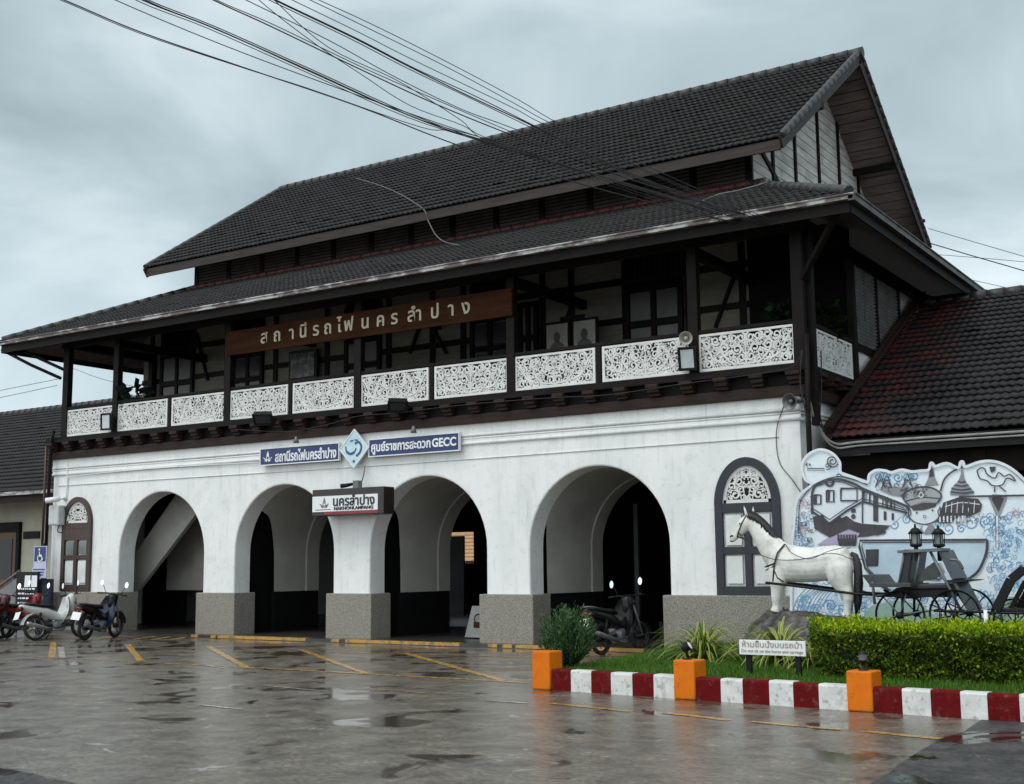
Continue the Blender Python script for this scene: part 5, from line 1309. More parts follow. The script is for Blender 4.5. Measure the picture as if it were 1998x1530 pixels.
for g in (-.3, .3):
    mb.tube([hp(296, 755, g), hp(450, 772, g), hp(600, 792, g), hp(780, 815, g), cp(420, 1095, g)], .02, 8)
obj('shaft', mb, black, t)
mb = MB(); mb.tube([cp(320, 950, -.4), cp(345, 1190, -.4)], .022, 6); mb.tube([cp(345, 1100, -.4), cp(450, 1085, -.4)], .015, 6); obj('step_iron', mb, greym, t)
mb = MB(); mb.add([cp(560, 1015, -.33), cp(1130, 1005, -.33), cp(1060, 1100, -.33), cp(470, 1085, -.33), cp(560, 1015, .33), cp(1130, 1005, .33), cp(1060, 1100, .33), cp(470, 1085, .33)], [(3, 2, 1, 0), (4, 5, 6, 7), (0, 1, 5, 4), (1, 2, 6, 5), (2, 3, 7, 6), (3, 0, 4, 7)]); obj('body_tub', mb, black, t)
# second carriage, mostly outside the picture
q0 = Zc(1847, 1250, -2.9)
t = thing('carriage_hood', 'black slanted folding hood of another carriage at the right edge', 'carriage', (q0.x, -2.9, .4))
def dp(a_, b_, lat=0): p = Zc(a_, b_, -2.9); return Vector((p.x, -2.9+lat, p.z))
mb = MB(); mb.bar(dp(1600, 1250, -.3), dp(1760, 930, -.3), .06, .12, (1, 0, .5)); mb.bar(dp(1760, 930, -.3), dp(1900, 820, -.3), .06, .12, (0, 0, 1)); mb.bar(dp(1700, 1260, 0), dp(1860, 950, 0), .05, .06, (1, 0, .5)); mb.bar(dp(1600, 1265, 0), dp(2200, 1275, 0), .6, .07)
mb.bar(dp(1880, 820, 0), dp(2200, 820, 0), .6, .06)
obj('hood_frame', mb, black, t, .006)
mb = MB(); mb.add([dp(1700, 1240, .3), dp(1850, 950, .3), dp(2200, 940, .3), dp(2200, 1250, .3)], [(0, 1, 2, 3)]); obj('hood_cover', mb, darkm, t)
for a_ in (1750, 2150):
    mb = MB(); h3 = dp(a_, 1420); wheel_mb(mb, (h3.x, -2.9, h3.z), .36, .03, 10); obj('wheel', mb, black, t)
# low rail fence behind the hedge
t = thing('rail_fence', 'low black rail fence behind the hedge with a pale post', 'fence', (21.5, -3.2, .2))
mb = MB(); a, b = at(1822, 1192, 1, -3.2), at(2100, 1200, 1, -3.2); mb.tube([a, b], .018, 6); mb.tube([a-Vector((0, 0, .3)), b-Vector((0, 0, .3))], .014, 6); obj('rail', mb, black, t)
for u in (1835, 1864, 1953, 1985): p = at(u, 1192, 1, -3.2); mb = MB(); mb.tube([(p.x, -3.2, .15), (p.x, -3.2, p.z+.03)], .018, 6); obj('fence_post', mb, black, t)
p = at(1923, 1190, 1, -3.2); mb = MB(); mb.tube([(p.x, -3.2, .15), (p.x, -3.2, p.z)], .03, 8); obj('fence_post', mb, signw, t, label='pale post')

# ------------------------------------------------------------------ cut-out picture board
YM = -.6
def Zm(a_, b_): p = at(1400+a_/2.732, 860+b_/2.732, 1, YM); return (p.x, p.z)
def zm(l): return [Zm(a, b) for a, b in l]
t = thing('picture_board', 'large cut-out picture board with a train, pagodas, a bowl and blue cloud scrolls', 'mural board', (20.2, YM, .2))
bd = mat('print_sky', (.74, .79, .82), (.42, .60, .74), .45, 1.0, detail=7, lo=.30, hi=.52)
pl1 = mat('print_line', (.05, .055, .065), (.03, .035, .045), .5, 6); pl2 = mat('print_blue', (.20, .38, .60), (.13, .30, .52), .5, 3)
pw = mat('print_white', (.70, .74, .78), (.60, .65, .71), .45, 2.5); PWID = 1.35; pg = mat('print_grey', (.27, .28, .30), (.20, .21, .23), .5, 4); pdk = mat('print_dark', (.060, .052, .062), (.028, .025, .032), .5, 4)
pmv = mat('print_mauve', (.46, .38, .55), (.36, .30, .46), .5, 2); pgr = mat('print_green', (.33, .47, .40), (.24, .38, .34), .5, 2.5); ppk = mat('print_pink', (.55, .30, .38), (.45, .25, .32), .5, 3); pbb = mat('print_bowl', (.50, .62, .70), (.36, .48, .58), .45, 1.8, lo=.3, hi=.6)
out = [(395, 1180), (396, 900), (400, 560), (412, 440), (420, 335), (450, 275), (505, 228), (470, 200), (453, 130), (480, 75), (545, 42), (612, 60), (655, 110), (660, 165), (725, 188), (800, 215), (812, 175), (850, 152), (900, 155), (930, 164), (985, 150), (1040, 160), (1085, 155), (1128, 150), (1138, 116), (1150, 116), (1162, 132), (1225, 115), (1285, 140), (1298, 110), (1312, 108), (1324, 134), (1400, 108), (1480, 106), (1560, 138), (1634, 200), (1700, 280), (1745, 420), (1755, 1180)]
# (a thick sheet cut to the outline)
mb = MB(); mb.poly(zm(out), YM, .03); obj('board', mb, bd, t)
mb = MB()
for x in (18.7, 20.2, 21.7): mb.box(x-.03, x+.03, YM+.035, YM+.09, .1, 2.4)
obj('board_prop', mb, wood, t)
LAY = {}
def lay(key, m, k): LAY[key] = (MB(), m, YM-.004*k)
for key, m, k in (('cloud_scrolls', pl2, 1), ('printed_hills', pgr, 1.5), ('printed_shapes', pw, 2), ('printed_mauve', pmv, 2.6), ('printed_bowl', pbb, 3), ('printed_greys', pg, 4), ('printed_darks', pdk, 5), ('printed_flowers', ppk, 5.5), ('printed_outlines', pl1, 6.5)): lay(key, m, k)
NLAY = [0]
def nly(a): NLAY[0] += 1; return a[2]-.00025*(NLAY[0] % 13)
def pf_(key, l): a = LAY[key]; a[0].poly(zm(l), nly(a))
def pl_(key, l, w=.02, closed=False, sm=True):
    a = LAY[key]; l2 = l+[l[0]] if closed else l; q = sm2(zm(l2), 4) if sm else zm(l2); a[0].ribbon(q, w*(PWID if key == 'printed_outlines' and w > .009 else 1), nly(a))
r2 = random.Random(12)
def spiral(key, cx, cy, r, w, tw, a0, turns=1.5, seg=22):
    pl_(key, [(cx+r*(1-.8*i/seg)*math.cos(a0+tw*turns*6.283*i/seg), cy+r*(1-.8*i/seg)*math.sin(a0+tw*turns*6.283*i/seg)) for i in range(seg+1)], w, False, False)
for x in range(0, 1100): # cloud scrolls over the lower and right areas
    cx, cy = r2.uniform(420, 1740), r2.uniform(380, 940)
    if 620 < cx < 1440 and 330 < cy < 800: continue
    if 500 < cx < 1020 and cy < 560: continue
    if 1170 < cx < 1420 and cy < 450: continue
    spiral('cloud_scrolls', cx, cy, r2.uniform(8, 30), .006 if x % 3 else .011, r2.choice((-1, 1)), r2.uniform(0, 6.28), r2.uniform(.7, 1.5), 16)
for cx, cy, r in ((1350, 440, 42), (1430, 430, 34), (1500, 470, 40), (860, 190, 30), (905, 185, 28), (1010, 190, 30), (960, 195, 26), (1050, 185, 28), (940, 450, 30), (880, 480, 26), (1010, 420, 26), (1230, 470, 34), (1180, 445, 28), (1300, 470, 26), (600, 880, 36), (520, 900, 30), (660, 905, 30), (480, 850, 30)):
    spiral('cloud_scrolls', cx, cy, r, .02, r2.choice((-1, 1)), r2.uniform(0, 6), 1.4)
for k in range(9): pl_('cloud_scrolls', [(400+k*16, 930), (420+k*24, 850-k*6), (470+k*30, 790-k*3)], .012)
for l in ([(1440, 960), (1480, 870), (1560, 830), (1640, 840), (1740, 880), (1740, 1000)], [(760, 960), (820, 880), (950, 850), (1080, 870), (1200, 960)], [(1150, 980), (1230, 900), (1330, 890), (1440, 960)]): pf_('printed_hills', l)
for k in range(4): pl_('printed_outlines', [(1440+k*20, 960), (1490+k*18, 880+k*14), (1570, 845+k*18), (1650, 850+k*18)], .012)
# ink drawing: foliage and cloud outlines round the temples and along the lower half
for x in range(150):
    cx, cy = r2.choice(((r2.uniform(830, 1070), r2.uniform(190, 260)), (r2.uniform(1200, 1420), r2.uniform(380, 440)), (r2.uniform(1450, 1740), r2.uniform(330, 930)), (r2.uniform(430, 510), r2.uniform(300, 560)), (r2.uniform(980, 1120), r2.uniform(240, 300))))
    spiral('printed_outlines', cx, cy, r2.uniform(6, 20), .007, r2.choice((-1, 1)), r2.uniform(0, 6), r2.uniform(.5, 1.1), 10)
# train
pf_('printed_shapes', [(508, 392), (508, 275), (545, 228), (640, 205), (735, 232), (790, 262), (1000, 345), (1022, 372), (985, 398), (925, 452), (770, 445), (690, 440), (600, 442)])
pf_('printed_darks', [(510, 405), (560, 395), (600, 442), (650, 402), (665, 412), (690, 400), (730, 430), (770, 442), (925, 452), (860, 505), (780, 500), (700, 470), (600, 515), (520, 470)])
pf_('printed_mauve', [(530, 555), (610, 505), (700, 472), (790, 470), (740, 520), (640, 556)])
pl_('printed_outlines', [(508, 392), (508, 275), (545, 228), (640, 205), (735, 232), (790, 262), (1000, 345), (1022, 372)], .03); pl_('printed_outlines', [(508, 378), (600, 440), (690, 375), (775, 325), (1015, 385)], .026, sm=False); pl_('printed_outlines', [(512, 362), (600, 420), (690, 358), (775, 308), (1010, 372)], .012, sm=False)
pl_('printed_outlines', [(775, 255), (775, 440)], .016, sm=False); pl_('printed_outlines', [(540, 240), (640, 218), (730, 245), (1000, 362)], .012)
def rrect(x0, y0, x1, y1, key='printed_outlines', w=.016): pl_(key, [(x0, y0), (x1, y0), (x1, y1), (x0, y1)], w, True, False)
for x0, y0, x1, y1 in ((518, 290, 553, 338), (584, 266, 622, 326), (660, 255, 746, 320), (780, 272, 814, 330)): rrect(x0, y0, x1, y1, w=.024)
pf_('printed_darks', [(524, 296), (532, 292), (532, 334), (520, 336)]); pf_('printed_darks', [(590, 270), (602, 268), (600, 322), (590, 322)]); pf_('printed_greys', [(786, 278), (800, 276), (796, 326), (786, 326)])
pf_('printed_darks', [(832, 290), (858, 296), (858, 432), (832, 428)])
for x in (884, 908, 930): rrect(x, 312+(x-884)*.3, x+16, 352+(x-884)*.3, w=.014)
pf_('printed_darks', [(888, 375), (902, 378), (902, 425), (888, 422)]); pf_('printed_darks', [(930, 385), (942, 388), (942, 425), (930, 422)])
for r in (22, 15): pl_('printed_outlines', [(600+r*math.cos(k*.5236), 222+r*math.sin(k*.5236)) for k in range(12)], .014, True)
pl_('printed_outlines', [(640, 195), (642, 180), (660, 180), (662, 196)], .012); pf_('printed_darks', [(715, 362), (738, 362), (738, 384), (715, 384)]); pf_('printed_darks', [(726+12*math.cos(k*.7), 404+14*math.sin(k*.7)) for k in range(9)])
# crenellated white bridge rail
for k in range(7): pf_('printed_darks', [(642+k*15, 500), (652+k*15, 500), (652+k*15, 530), (642+k*15, 530)])
pf_('printed_darks', [(640, 520), (745, 520), (740, 560), (650, 560)]); pf_('printed_darks', [(780, 470), (860, 455), (900, 490), (800, 510), (745, 515)])
# caption roundel
for dx in (0, 1): pl_('printed_outlines', [(475+dx*18, 122), (478+dx*18, 134)], .02, sm=False)
pf_('printed_outlines', [(482, 146), (572, 146), (572, 151), (482, 151)]); pl_('printed_outlines', [(480, 115), (480, 158), (575, 158)], .008, sm=False); spiral('printed_outlines', 615, 110, 34, .014, 1, .4, 1.8); spiral('printed_outlines', 590, 135, 20, .010, -1, 2, 1.3)
# pagodas and temple roofs
pf_('printed_greys', [(1305, 112), (1313, 180), (1322, 215), (1350, 250), (1372, 280), (1330, 288), (1240, 290), (1250, 250), (1285, 215), (1298, 180)])
for y_, a, b in ((215, 1284, 1324), (235, 1264, 1340), (255, 1248, 1354), (272, 1243, 1370)): pl_('printed_outlines', [(a, y_), ((a+b)/2, y_+7), (b, y_)], .014)
pf_('printed_darks', [(1205, 330), (1290, 300), (1390, 310), (1412, 340), (1400, 378), (1350, 400), (1300, 395), (1240, 440), (1172, 436), (1190, 385)])
for k in range(7): pf_('printed_shapes', [(1186+k*22, 398), (1196+k*22, 398), (1196+k*22, 436), (1186+k*22, 436)])
for k in range(9): pl_('printed_shapes', [(1215+k*22, 332-k*1), (1210+k*23, 392)], .012, sm=False)
LAY['printed_caps'] = (MB(), mat('print_capgrey', (.36, .37, .39), (.30, .31, .33), .5, 4), YM-.0170)
LAY['printed_shapes2'] = (MB(), pw, YM-.0236)
for k in range(7): pf_('printed_shapes2', [(1184+k*20, 402), (1192+k*20, 400), (1192+k*20, 434), (1184+k*20, 434)])
for k in range(6): pl_('printed_shapes2', [(1222+k*30, 330-k*2), (1218+k*30, 385)], .010, sm=False)
pl_('printed_shapes2', [(1215, 352), (1300, 330), (1400, 340)], .012)
pf_('printed_darks', [(1136, 150), (1150, 150), (1156, 190), (1130, 195)]); pf_('printed_greys', [(1136, 122), (1148, 122), (1160, 200), (1180, 235), (1105, 240), (1125, 200)])
for cx in (870, 905, 1015): pl_('printed_outlines', [(cx-26, 250), (cx-14, 215), (cx, 175), (cx+14, 215), (cx+26, 250)], .014, sm=False); pl_('printed_outlines', [(cx-18, 240), (cx, 205), (cx+18, 240)], .012, sm=False)
pf_('printed_greys', [(860, 260), (900, 236), (960, 250), (1010, 240), (1060, 262), (1010, 300), (930, 290)])
pl_('printed_outlines', [(1190, 270), (1215, 200), (1280, 150), (1380, 118), (1480, 118), (1560, 150), (1640, 220)], .02)
# child in a peaked cap looking over the clouds
pf_('printed_shapes', [(1105+88*math.cos(k*.2618), 388+56*math.sin(k*.2618)) for k in range(24)])
for cx in (1018, 1192): pf_('printed_shapes', [(cx+15*math.cos(k*.6283), 382+22*math.sin(k*.6283)) for k in range(10)]); pl_('printed_outlines', [(cx+15*math.cos(k*.6283), 382+22*math.sin(k*.6283)) for k in range(10)], .010, True)
pl_('printed_outlines', [(1022, 360), (1022, 400), (1050, 432), (1105, 446), (1160, 430), (1188, 395), (1188, 350)], .014)
for x, y in ((1064, 384), (1148, 371)): pf_('printed_darks', [(x+5*math.cos(k*.7854), y+6*math.sin(k*.7854)) for k in range(8)])
pl_('printed_outlines', [(1106+7*math.cos(k*.7854), 404+8*math.sin(k*.7854)) for k in range(8)], .008, True)
pf_('printed_greys', [(1095, 452), (1150, 445), (1170, 490), (1110, 498), (1070, 480)]); pf_('printed_shapes2', [(1100, 450), (1125, 455), (1105, 490), (1092, 470)])
pf_('printed_caps', [(992, 306), (1012, 270), (1075, 248), (1140, 250), (1186, 275), (1194, 300), (1174, 332), (1100, 324), (1028, 350), (1012, 335)])
pf_('printed_darks', [(1030, 352), (1100, 330), (1172, 334), (1162, 352), (1100, 370), (1045, 372)])
pl_('printed_outlines', [(1028, 350), (992, 306), (1012, 270), (1075, 248), (1140, 250), (1186, 275), (1194, 300), (1174, 332)], .018); pl_('printed_outlines', [(1004, 322), (1090, 302), (1186, 308)], .012)
LAY['cap_badge'] = (MB(), pw, YM-.0300); pl_('cap_badge', [(1088+11*math.cos(k*.5236), 290+13*math.sin(k*.5236)) for k in range(12)], .014, True)
# bowl
pf_('printed_bowl', [(775, 548), (1438, 540), (1432, 600), (1392, 690), (1330, 742), (1000, 800), (905, 790), (800, 690), (768, 590)])
for o_ in (0, 14): pl_('printed_outlines', [(1440-o_, 528+o_*.8), (760+o_, 532+o_*.8), (758+o_, 565), (790+o_, 680), (880+o_, 775), (915+o_, 800)], .026 if not o_ else .012, sm=False)
pl_('printed_outlines', [(1440, 528), (1434, 600), (1394, 692), (1335, 742)], .03)
pf_('printed_greys', [(1085, 740), (1130, 690), (1190, 650), (1215, 700), (1180, 750)]); spiral('printed_outlines', 1180, 720, 24, .012, 1, 0, 1.2)
# stand with a bird, lines of a street lamp
pl_('printed_outlines', [(1290, 298), (1634, 292), (1745, 294)], .022, sm=False); pl_('printed_shapes2', [(1492, 400), (1494, 570)], .03, sm=False); pl_('printed_outlines', [(1484, 400), (1486, 570)], .008, sm=False)
pf_('printed_greys', [(1445, 300), (1470, 285), (1520, 288), (1545, 300), (1500, 410), (1490, 410)]); pf_('printed_darks', [(1460, 310), (1490, 290), (1528, 308), (1500, 380)])
for l in ([(1385, 160), (1400, 200), (1440, 215), (1470, 240), (1520, 235), (1545, 200), (1590, 215), (1560, 180), (1530, 190), (1500, 170), (1480, 200), (1440, 180), (1425, 150), (1405, 145), (1385, 160)], [(1480, 240), (1478, 275)], [(1500, 240), (1540, 272)]): pl_('printed_outlines', l, .014)
pf_('printed_darks', [(1450, 140), (1485, 138), (1480, 160), (1460, 172)]); pl_('printed_outlines', [(1328+14*math.cos(k*.7), 338+24*math.sin(k*.7)) for k in range(9)], .012, True)
for cx, cy in ((470, 335), (1590, 385), (455, 470)):
    for k in range(6): spiral('printed_flowers', cx+16*math.cos(k*1.047), cy+16*math.sin(k*1.047), 12, .009, 1, k, .9, 12)
pf_('printed_darks', [(792, 580), (862, 578), (858, 668), (796, 670)])
# white cut-out rim and its black contour
LAY['board_rim'] = (MB(), pw, YM-.0335); pl_('board_rim', [(a, b+6) for a, b in out[1:-1]], .045)
pl_('printed_outlines', [(435, 480), (440, 345), (470, 285), (530, 228), (640, 192), (735, 210), (800, 235)], .014)
for key, (m_, mt_, y_) in LAY.items():
    if m_.f: obj(key.replace('2', ''), m_, mt_, t)

# ================================================================== MOTORCYCLES
def motorcycle(label, pos, heading, paint, accent, shield=False, lean=.1, seatc=None, front=True):
    t = thing('motorcycle', label, 'motorcycle', (0, 0, 0), 'motorcycles parked by the arcade')
    WB = 1.2; rr = .285
    def wheel(x):
        mb = MB()
        pr = [(rr+.035*math.cos(k*.7854)-.035, .042*math.sin(k*.7854)) for k in range(9)]; mb.lathe(pr, (x, 0, rr), 'y', 30)
        w = obj('wheel', mb, blackr, t)
        m2 = MB(); m2.lathe([(rr-.05, -.03), (rr-.05, .03), (rr-.072, .022), (rr-.072, -.022), (rr-.05, -.03)], (x, 0, rr), 'y', 28); m2.lathe([(0, -.05), (.05, -.05), (.055, .05), (0, .05)], (x, 0, rr), 'y', 14)
        for k in range(10): a = k*.6283; m2.tube([(x+.04*math.cos(a), .0, rr+.04*math.sin(a)), (x+(rr-.06)*math.cos(a+.3), .0, rr+(rr-.06)*math.sin(a+.3))], .006, 5)
        obj('rim', m2, steel if shield else black, w)
    wheel(0); wheel(WB)
    mb = MB()
    for g in (-.075, .075): mb.tube([(WB, g, rr), (1.10, g*.9, .62), (1.02, g*.7, .86)], [.022, .024, .026], 8)
    obj('front_fork', mb, greym, t)
    def fender(cx, a0, a1, w, m, nm, r_=rr+.04):
        mb = MB(); n = 12
        vs = []
        for i in range(n+1):
            a = a0+(a1-a0)*i/n
            for q, dy in ((0, -w), (.025, -w*.6), (.032, 0), (.025, w*.6), (0, w)): vs.append((cx+(r_+q)*math.cos(a), dy, rr+(r_+q)*math.sin(a)))
        mb.add(vs, [(i*5+j, i*5+j+1, i*5+j+6, i*5+j+5) for i in range(n) for j in range(4)], 0, True); obj(nm, mb, m, t)
    fender(WB, .1, 2.3, .065, paint, 'front_fender'); fender(0, .5, 2.9, .075, paint if shield else black, 'rear_fender')
    mb = MB(); mb.tube([(.98, 0, .52), (.92, 0, .78), (.93, 0, .96), (.97, 0, 1.03)], [.05, .10, .115, .06], 12, 0, True, [.05, .10, .13, .10]); obj('front_cowl', mb, paint, t)
    mb = MB(); mb.lathe([(0, .03), (.05, .022), (.075, 0), (.08, -.04)], (1.045, 0, .93), 'x', 16); obj('headlight', mb, glassl, t)
    # leg shield
    mb = MB(); n = 9; vs = []
    for i in range(n):
        f = i/(n-1); z = .98-f*.68; xx = .90-.30*f+.08*math.sin(f*3.1); hw = .10+.16*math.sin(min(1, f*1.25)*1.9)
        for k in (-1, -.6, 0, .6, 1): vs.append((xx-.10*abs(k)**2, hw*k, z))
    mb.add(vs, [(i*5+j, i*5+j+1, i*5+j+6, i*5+j+5) for i in range(n-1) for j in range(4)], 0, True)
    mb.add([(x-.012, y, z) for x, y, z in vs], [(i*5+j+5, i*5+j+6, i*5+j+1, i*5+j) for i in range(n-1) for j in range(4)], 0, True); obj('leg_shield', mb, paint if shield else accent, t)
    mb = MB(); mb.tube([(.86, 0, .60), (.66, 0, .50), (.48, 0, .55), (.25, 0, .64), (0, 0, .70), (-.22, 0, .76), (-.36, 0, .80)], [.07, .075, .11, .115, .10, .07, .03], 14, 0, True, [.06, .07, .11, .13, .12, .09, .05]); obj('body_shell', mb, paint, t)
    mb = MB(); mb.tube([(.52, 0, .72), (.40, 0, .765), (.15, 0, .77), (-.10, 0, .81), (-.27, 0, .825)], [.03, .05, .055, .05, .02], 12, 0, True, [.07, .12, .13, .12, .07]); obj('seat', mb, seatc or black, t)
    mb = MB(); mb.tube([(-.1, -.11, .83), (-.30, -.10, .86), (-.36, 0, .865), (-.30, .10, .86), (-.1, .11, .83)], .013, 6); obj('grab_rail', mb, greym, t)
    mb = MB(); mb.tube([(.40, 0, .30), (.60, 0, .34), (.78, 0, .38)], [.11, .12, .08], 12); mb.tube([(.55, -.13, .31), (.55, .13, .31)], .09, 14); mb.tube([(.78, 0, .37), (.92, 0, .40)], [.075, .07], 10)
    for k in range(4): mb.tube([(.78+k*.035, 0, .37), (.79+k*.035, 0, .372)], .088, 10)
    obj('engine', mb, greym, t)
    mb = MB(); mb.tube(smooth_pts([(.75, -.05, .29), (.6, -.13, .2), (.35, -.15, .22)]), .02, 8); mb.tube([(.35, -.15, .22), (.05, -.165, .30), (-.25, -.17, .38), (-.30, -.17, .395)], [.03, .045, .048, .035], 12); obj('exhaust', mb, steel if shield else greym, t)
    mb = MB(); mb.bar((0, .09, rr), (.42, .08, .33), .03, .06); mb.bar((0, -.09, rr), (.42, -.08, .33), .03, .06)
    for g in (-.11, .11): mb.tube([(.02, g, .32), (.10, g, .62)], .026, 8)
    mb.tube([(.5, -.28, .27), (.5, .28, .27)], .016, 6); mb.tube([(.48, .12, .22), (.42, .30, .015)], .014, 6); obj('frame', mb, black, t)
    mb = MB(); mb.tube(smooth_pts([(.88, -.36, 1.03), (.95, -.18, 1.04), (.98, 0, 1.0), (.95, .18, 1.04), (.88, .36, 1.03)]), .013, 8)
    for g in (-1, 1): mb.tube([(.90, g*.25, 1.035), (.87, g*.38, 1.03)], .02, 8); mb.tube([(.95, g*.2, 1.03), (1.0, g*.36, 1.02)], .007, 5)
    obj('handlebar', mb, black, t)
    for g in (-1, 1):
        mb = MB(); mb.tube([(.93, g*.2, 1.04), (.95, g*.27, 1.17), (.94, g*.31, 1.23)], .008, 6); m_ = obj('mirror', mb, black, t)
        Q = Vector((-1, g*.05, .12)).to_track_quat('Z', 'Y').to_matrix().to_4x4(); Q.translation = Vector((.935, g*.33, 1.27))
        m2 = MB(); m2.lathe([(0, -.025), (.05, -.015), (.058, .0)], (0, 0, 0), 'z', 14); m2.xf(Matrix.Diagonal((.8, 1.25, 1, 1))); obj('mirror_shell', m2.xf(Q), black, m_)
        m2 = MB(); m2.lathe([(0, .002), (.055, .001)], (0, 0, 0), 'z', 14); m2.xf(Matrix.Diagonal((.8, 1.25, 1, 1))); obj('mirror_glass', m2.xf(Q), mirrorm, m_)
    mb = MB(); mb.tube([(-.33, 0, .74), (-.42, 0, .73)], [.055, .035], 12, 0, True, [.10, .07]); obj('tail_light', mb, mat('tail_red', (.16, .012, .012), (.10, .01, .01), .15, 3), t)
    for g in (-1, 1):
        mb = MB(); mb.tube([(-.36, g*.10, .66), (-.37, g*.16, .66)], [.018, .026], 8); obj('indicator', mb, MATS['tail_red'], t)
    mb = MB(); mb.add([(-.40, -.11, .66), (-.40, .11, .66), (-.47, .11, .49), (-.47, -.11, .49)], [(0, 1, 2, 3), (3, 2, 1, 0)][:1]); mb.add([(-.39, -.11, .66), (-.39, .11, .66), (-.46, .11, .49), (-.46, -.11, .49)], [(3, 2, 1, 0)])
    pl = obj('number_plate', mb, signw, t)
    mb = MB(); mb.bar((-.3, 0, .66), (-.385, 0, .60), .10, .03); obj('plate_bracket', mb, black, t)
    t.location = pos; t.rotation_euler = (lean, 0, heading)
    return t
blk = mat('bike_black', (.007, .007, .008), (.005, .005, .006), .3, 3, spec=.25); blu = mat('bike_navy', (.014, .022, .055), (.010, .016, .04), .25, 3); blu2 = mat('bike_blue', (.015, .06, .16), (.012, .045, .12), .3, 3)
wht = mat('bike_white', (.60, .62, .60), (.52, .54, .52), .3, 3); redb = mat('bike_red', (.20, .012, .016), (.14, .010, .012), .25, 3); redd = mat('bike_darkred', (.07, .014, .016), (.05, .01, .012), .3, 3)
motorcycle('old white motorcycle with white leg shield and spoked wheels by the left window', (.70, -2.85, 0), R(84), wht, wht, True, -.12)
motorcycle('dark blue motorcycle with black seat parked to the right of the white one', (1.80, -2.35, 0), R(108), blk, blu, False, .10)
motorcycle('red and black motorcycle half cut off at the left edge of the picture', (-.72, -2.75, 0), R(96), redb, redb, False, .10)
motorcycle('dark motorcycle almost wholly cut off at the left edge, before the red one', (-.35, -3.7, 0), R(110), redd, blk, False, .10)
motorcycle('black motorcycle with white number plate standing in the right-hand arch', (14.74, -1.3, 0), R(82), blk, blk, False, -.10)
# ================================================================== SMALL THINGS AT THE FOOT OF THE WALL
p, q = at(1290, 1216, 1, .2), at(1326, 1216, 1, .2)
t = thing('low_stand', 'small black board stand between two short posts at the foot of the right-hand pier', 'stand', ((p.x+q.x)/2, .2, 0))
mb = MB(); mb.box(p.x, q.x, .18, .22, p.z-.3, p.z); obj('board', mb, black, t, .006)
for x in (p.x-.03, q.x): mb = MB(); mb.box(x, x+.05, .17, .23, 0, p.z+.03); obj('post', mb, black, t, .006)
p = at(933, 1240, 1, 1.0); t = thing('floor_sign', 'white leaning floor sign with a small round emblem inside the third arch', 'sign', (p.x, 1, .07))
mb = MB(); mb.add([(p.x-.28, .9, .1), (p.x+.28, .9, .1), (p.x+.24, 1.12, .75), (p.x-.24, 1.12, .75), (p.x-.28, .94, .1), (p.x+.28, .94, .1), (p.x+.24, 1.16, .75), (p.x-.24, 1.16, .75)], [(0, 1, 2, 3), (7, 6, 5, 4), (0, 4, 5, 1), (1, 5, 6, 2), (2, 6, 7, 3), (3, 7, 4, 0)]); obj('sign_board', mb, paneG, t)
mb = MB(); mb.ribbon([(p.x+.02+.11*math.cos(k*.5236), .47+.11*math.sin(k*.5236)) for k in range(12)], .03, .985, 0, 0, True); mb.poly([(p.x-.09, .3), (p.x+.13, .3), (p.x+.13, .42), (p.x-.09, .42)], .955); obj('emblem', mb, bannerm, t)
# accessibility signs on a post, dark cloth-covered stand and blackboard
p = at(80, 1090, 1, -.6); t = thing('accessible_parking_sign', 'blue wheelchair sign with a pale plate below, on a post by the left corner', 'sign', (p.x, -.6, 0))
mb = MB(); mb.tube([(p.x+.02, -.56, 0), (p.x+.02, -.56, p.z+.4)], .03, 8); obj('post', mb, black, t)
a, b = at(68, 1066, 1, -.6), at(91, 1108, 1, -.6); mb = MB(); mb.box(a.x, b.x, -.62, -.6, b.z, a.z); obj('sign_plate', mb, mat('sign_lilac', (.50, .50, .66), (.42, .42, .58), .4, 3), t)
w_, h_ = b.x-a.x, a.z-b.z; mb = MB(); mb.box(a.x+.06*w_, b.x-.06*w_, -.625, -.62, b.z+.3*h_, a.z-.04*h_); obj('symbol_panel', mb, sign_blue, t)
mb = MB(); cx, cz = (a.x+b.x)/2, b.z+.5*h_; mb.ribbon([(cx+.09*math.cos(k*.45-.6), cz-.03+.09*math.sin(k*.45-.6)) for k in range(-8, 6)], .026, -.63, .004); mb.ribbon([(cx-.02, cz+.14), (cx-.01, cz+.02), (cx+.08, cz+.02), (cx+.12, cz-.08)], .03, -.632, .004); mb.poly([(cx-.03+.03*math.cos(k*.8), cz+.19+.03*math.sin(k*.8)) for k in range(8)], -.63, .004); obj('wheelchair_symbol', mb, letterw, t)
a, b = at(64, 1108, 1, -.64), at(91, 1128, 1, -.64); mb = MB(); mb.box(a.x, b.x, -.66, -.64, b.z, a.z); obj('sign_plate', mb, mat('sign_lilac', (.5, .5, .66)), t)
mb = MB(); w_ = b.x-a.x
for k in range(3): mb.box(a.x+.08*w_, b.x-.1*w_-.03*k, -.664, -.66, a.z-.06-.07*k, a.z-.03-.07*k)
obj('lettering', mb, sign_blue, t)
a, b = at(72, 1130, 1, -.5), at(94, 1170, 1, -.5); t = thing('covered_stand', 'stand draped in dark blue cloth below the wheelchair sign', 'stand', ((a.x+b.x)/2, -.5, 0)); mb = MB(); n = 16
vs = []
for z, s_ in ((0, 1.08), (a.z*.5, 1.0), (a.z, .96), (a.z, .0)):
    for k in range(n*2): an = 6.283*k/(n*2); rr_ = (b.x-a.x)/2*s_*(1+.06*(k % 2)); vs.append(((a.x+b.x)/2+rr_*math.cos(an), -.42+.18*s_*math.sin(an), z))
